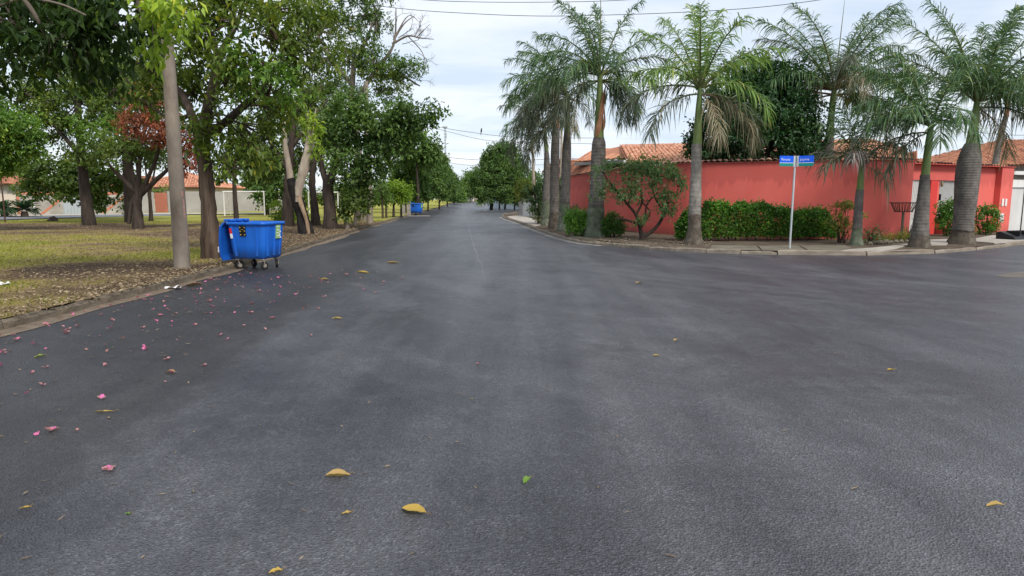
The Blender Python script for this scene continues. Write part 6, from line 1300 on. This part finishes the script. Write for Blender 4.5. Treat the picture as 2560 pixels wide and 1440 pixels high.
# ================================================================== LITTER BASKET, RAMP
lb_ = thing('litter_basket', G(2253, 600, .11), 'rusty raised street litter basket on a post beside the wall', 'basket')
nb = NB(); nb.tube([(0, 0, -.15), (0, 0, 1.03)], .045, 8); nb.build('post', M['pave_old'], lb_)
def brect(wx, wy, z, r=.014, name='rim'):
    nb = NB(); c = [(-wx, -wy, z), (wx, -wy, z), (wx, wy, z), (-wx, wy, z)]
    for i in range(4): nb.tube([c[i], c[(i+1) % 4]], r, 6)
    return nb.build(name, M['rust_metal'], lb_)
brect(.38, .26, 1.36, .018); brect(.25, .16, 1.04, .016, 'base_frame')
for sx, sy, n in ((1, 0, 6), (0, 1, 4)):
    for k in range(n):
        f = -1 + 2*(k + .5)/n
        for s2 in (-1, 1):
            a = (f*.38, s2*.26, 1.36) if sx else (s2*.38, f*.26, 1.36); b_ = (f*.25, s2*.16, 1.04) if sx else (s2*.25, f*.16, 1.04)
            nb = NB(); nb.tube([a, b_], .013, 5); nb.build('bar', M['rust_metal'], lb_)
rm = thing('ramp', G(2555, 597, .14), 'low black metal kerb ramp on the pavement by the garage', 'ramp', None, .35)
nb = NB(); nb.extr([(-.35, 0), (.35, 0), (.35, .24), (.22, .28), (-.28, .10)], 'x', -.9, 1.8); nb.build('ramp_body', M['black_metal'], rm)
for x in (-.6, -.1, .4, .9, 1.4):
    nb = NB(); nb.cbox(x, x + .06, -.30, .2, .13, .30, .01); nb.build('rib', M['black_metal'], rm)
st_ = thing('edging', G(2240, 610, .10), 'row of rough stones edging the planted strip below the basket', 'stones')
for k in range(9):
    p = G(2175 + 13*k, 612 - .9*k, .11) - Vector(st_.location); nb = NB(); q = random.uniform(.07, .11)
    nb.tube([(p.x - q, p.y, p.z), (p.x - q*.5, p.y, p.z + q*.6), (p.x + q*.4, p.y, p.z + q*.7), (p.x + q, p.y, p.z)], [.03, q*.8, q*.7, .03], 7, seg=2, rough=.12); nb.build('stone', M['pave_old'], st_)

# ================================================================== FALLEN LEAVES, BLOSSOM, GRASS
def fallen_leaf(L, W_, curl, seed, mat, tint=.5, notch=False):
    rg = np.random.default_rng(seed); nb = NB(); n, m = 9, 5; rings = []
    for i in range(n):
        t = i/(n-1); w = W_*.5*math.sin(math.pi*min(.98, max(.03, t**.85)))**.8; x = (t - .5)*L; row = []
        for j in range(m):
            s = -1 + 2*j/(m-1); row.append((x, w*s*(1 - .25*abs(s)*curl), .006 + curl*L*.35*abs(s)**1.6*w/(W_*.5) + .10*curl*L*math.sin(2.5*t + seed) + .06*L*curl*t + rg.normal(0, .0025)))
        rings.append(row)
    nb.loft(rings, False, tint, True, closed=False)
    nb.tube([(L*.5, 0, .012), (L*.62, .004, .02), (L*.72, .0, .012)], [.0025, .002, .0015], 4, .3)
    o = nb.build('fallen_leaf', mat); z = min(v.co.z for v in o.data.vertices)
    for v in o.data.vertices: v.co.z -= z - .002
    return o
M['dry_leaf'] = tintmat('dry_leaf', [(0, (0.09, 0.05, 0.035)), (.25, (0.24, 0.15, 0.09)), (.5, (0.42, 0.29, 0.12)), (.75, (0.52, 0.35, 0.07)), (1, (0.15, 0.26, 0.05))], .6, .2, .25, 1.1)
for px, py, L, W_, cu, rz, tint, lab in [(845, 1192, .135, .075, .6, .15, .52, 'curled tan leaf on the asphalt left of the big yellow leaf'), (1035, 1280, .155, .085, .35, -.55, .72, 'large crumpled yellow leaf lying on the near asphalt'),
        (1318, 1206, .075, .05, .7, 1.0, 1.0, 'small folded green leaf on the asphalt'), (866, 1286, .055, .03, .4, .2, .6, 'small orange leaf left of the large yellow leaf'), (690, 1432, .06, .032, .4, .3, .7, 'yellow leaf at the bottom edge of the picture'),
        (2487, 1267, .085, .035, .5, -.1, .6, 'yellow leaf on the asphalt near the right edge'), (64, 1271, .05, .016, .3, .5, .75, 'thin yellow leaf near the left edge'), (320, 1287, .035, .016, .3, -.2, 1.0, 'tiny green leaf on the near left asphalt'),
        (427, 933, .10, .05, .5, -.2, .45, 'tan leaf among the pink petals'), (262, 1030, .15, .016, .1, .0, .65, 'long narrow yellow leaf on the dark asphalt strip'), (100, 893, .10, .06, .5, .8, .95, 'pale green leaf beside pink blossoms near the left kerb'),
        (983, 658, .32, .18, .4, .3, .4, 'brown leaf lying in the middle of the road ahead'), (907, 682, .30, .14, .3, -.3, .7, 'yellow leaf on the road right of the bin'), (843, 797, .13, .06, .3, .2, .7, 'yellow leaf midway on the left lane'),
        (1690, 852, .07, .05, .5, .5, .55, 'pale scrap of leaf on the right part of the road'), (2228, 926, .08, .03, .3, 0, .68, 'thin yellow leaf in the right part of the intersection'), (1640, 890, .06, .04, .3, 0, .8, 'olive leaf on the right part of the road'), (1597, 708, .14, .09, .4, .4, .45, 'light brown leaf in the crossing before the red wall'), (810, 700, .18, .08, .4, .1, .6, 'small yellow leaf beside white marks right of the bin'),
        (488, 715, .30, .16, .5, .2, .15, 'dark brown leaf in the gutter left of the bin')]:
    o_ = fallen_leaf(L, W_, cu, int(px), M['dry_leaf'], tint); o_.location = G(px, py, .003); o_.rotation_euler = (0, 0, rz); tag(o_, lab, 'leaf')
M['petal'] = tintmat('petal', [(0, (0.36, 0.17, 0.15)), (.3, (0.55, 0.27, 0.29)), (.5, (0.66, 0.17, 0.36)), (1, (0.78, 0.20, 0.50))], .6, .25, .2, 1.1)
pet = []
for k in range(6):
    rg = np.random.default_rng(50 + k); nb = NB(); npt = (5, 2, 1, 3, 1, 2)[k]
    for j in range(npt):
        a = 6.28*j/5 + rg.uniform(-.4, .4); A_ = np.array([[math.cos(a), math.sin(a), rg.uniform(.05, .55)]]); N_ = unit(np.array([[rg.normal(0, .3), rg.normal(0, .3), 1.0]]))
        add_leaves(nb, np.array([[0, 0, .004]]), unit(A_), N_, .035, .028, np.array([rg.uniform(0, 1)*(.45 if k in (1, 2, 4) else 1)]), .3, -.1)
    o_ = nb.build('fallen_blossom', M['petal']); pet.append(o_.data); bpy.data.objects.remove(o_)
rg = np.random.default_rng(5); cnt = 0
while cnt < 290:
    y = 3.7 + 11*rg.random()**.9; u = abs(rg.normal(0, 1.9)) + .1
    if rg.random() < .06: u = rg.uniform(0, 7)
    if u > 4.2 and rg.random() < .7: continue
    o_ = bpy.data.objects.new('fallen_blossom', pet[rg.integers(0, 6)]); COL.objects.link(o_); s = rg.uniform(.55, 1.5)
    o_.location = (float(xl(y)) + u, y, .003); o_.rotation_euler = (rg.normal(0, .15), rg.normal(0, .15), rg.uniform(0, 6.28)); o_.scale = (s, s, s)
    tag(o_, 'pink fallen blossom on the dark asphalt near the left kerb', 'blossom', 'pink blossoms strewn along the left kerb'); cnt += 1
# scraps, grit and straw on the road: too fine to count
nb = NB(); n = 900; y = 2.7 + 22*rg.random(n)**1.5; u = np.abs(rg.normal(0, 2.2, n)); x = xl(y) + u; k = rg.random(n) < .12; x[k] = rg.uniform(-5, 9, k.sum())
a = rg.uniform(0, 6.28, n); A_ = np.stack([np.cos(a), np.sin(a), rg.uniform(0, .12, n)], 1); N_ = unit(np.stack([rg.normal(0, .2, n), rg.normal(0, .2, n), np.ones(n)], 1))
add_leaves(nb, np.stack([x, y, np.full(n, .006)], 1), unit(A_), N_, rg.uniform(.02, .09, n), rg.uniform(.005, .018, n), rg.choice([.1, .2, .35, .45, .3], n), .1, 0)
M['litter'] = tintmat('litter', [(0, (0.11, 0.075, 0.05)), (.3, (0.27, 0.20, 0.13)), (.6, (0.40, 0.31, 0.20)), (1, (0.55, 0.47, 0.35))], .85, .1, .15, 1.0)
tag(nb.build('road_litter', M['litter']), 'fine straw and leaf scraps scattered along the left side of the road', 'litter', kind='stuff')
# crumpled paper by the kerb
for px, py, lab, s in ((432, 722, 'crumpled white paper scrap in the gutter by the pole', .30), (8, 712, 'white plastic scrap on the lawn at the left edge', .2)):
    p = G(px, py, .004 if px > 300 else .13); th_ = thing('paper_scrap', p, lab, 'litter'); nb = NB(); R = []
    for i in range(6): R.append([((i - 2.5)*s*.18, (j - 2)*s*.12, abs(rg.normal(0, .03)) + .004) for j in range(5)])
    nb.loft(R, False, .5, False, closed=False); nb.build('sheet', M['st_white'], th_)
# leaf litter on the lawn
n = 60000; y = 4 + 40*rg.random(n)**1.25; u = -.02 + 26*rg.random(n)**1.5*np.clip(y/18, .25, 1); x = xl(y) - u; g = grassy(x, y)
k = rg.random(n) < np.clip(1.25 - 1.25*g, .05, 1); x, y, g = x[k], y[k], g[k]; n = len(x); a = rg.uniform(0, 6.28, n)
A_ = unit(np.stack([np.cos(a), np.sin(a), rg.normal(.12, .22, n)], 1)); N_ = unit(np.stack([rg.normal(0, .45, n), rg.normal(0, .45, n), np.ones(n)], 1)); N_ = unit(N_ - A_*(N_*A_).sum(1, keepdims=True))
nb = NB(); sz = rg.uniform(.03, .085, n); tn = np.clip(rg.beta(2, 3, n), 0, 1); add_leaves(nb, np.stack([x, y, lawn_z(x, y) + .012 + .02*((xl(y) - x) < .2)], 1), A_, N_, sz, sz*rg.uniform(.35, .6, n), tn, .25, .15)
tag(nb.build('leaf_litter', M['litter']), 'dry brown leaf litter covering the park lawn under the trees', 'leaf litter', kind='stuff')
n = 150000; y = 5 + 41*rg.random(n)**1.15; u = .12 + 28*rg.random(n)**1.35*np.clip(y/16, .3, 1); x = xl(y) - u; g = grassy(x, y)
k = (rg.random(n) < np.clip((g - .22)*1.5, 0.015, 1)); x, y, g = x[k], y[k], g[k]; n = len(x); a = rg.uniform(0, 6.28, n)
A_ = unit(np.stack([np.cos(a)*.7, np.sin(a)*.7, rg.uniform(.5, 1.3, n)], 1)); N_ = unit(np.cross(A_, rg.normal(size=(n, 3))))
nb = NB(); add_leaves(nb, np.stack([x, y, lawn_z(x, y) - .004], 1), A_, N_, rg.uniform(.03, .085, n), rg.uniform(.008, .016, n), np.clip(rg.normal(.5, .25, n), 0, 1), 0, .3)
M['grass'] = tintmat('grass', [(0, (0.10, 0.125, 0.022)), (.5, (0.20, 0.22, 0.038)), (.8, (0.30, 0.27, 0.07)), (1, (0.40, 0.33, 0.13))], .7, .3, .2)
tag(nb.build('grass', M['grass']), 'short patchy grass on the park lawn beside the kerb', 'grass', kind='stuff')
# scraps under the plumeria
n = 260; px = rg.uniform(1490, 1780, n); py = rg.uniform(592, 616, n); V = [G(a_, b_, .112) for a_, b_ in zip(px, py)]
a = rg.uniform(0, 6.28, n); A_ = unit(np.stack([np.cos(a), np.sin(a), rg.normal(.1, .15, n)], 1)); N_ = unit(np.stack([rg.normal(0, .3, n), rg.normal(0, .3, n), np.ones(n)], 1))
nb = NB(); add_leaves(nb, np.array([tuple(v) for v in V]) + np.array([0, 0, .012]), A_, N_, rg.uniform(.04, .1, n), rg.uniform(.025, .05, n), rg.uniform(.5, 1, n), .2, .1)
tag(nb.build('leaf_scraps', M['litter']), 'pale fallen leaf scraps on the earth under the plumeria', 'leaf litter', kind='stuff')
lp = thing('tree_stump', G(132, 553, .12), 'small dark stump in the grass far left of the stout trunk', 'stump')
nb = NB(); nb.tube([(0, 0, -.1), (.02, 0, .12), (-.03, 0, .30)], [.42, .28, .16], 9, seg=3, rough=.15); nb.build('stump', M['bark_dark'], lp)
bpy.context.view_layer.update()
print('TRIANGLES', TOTAL[0], 'OBJECTS', len(bpy.data.objects))
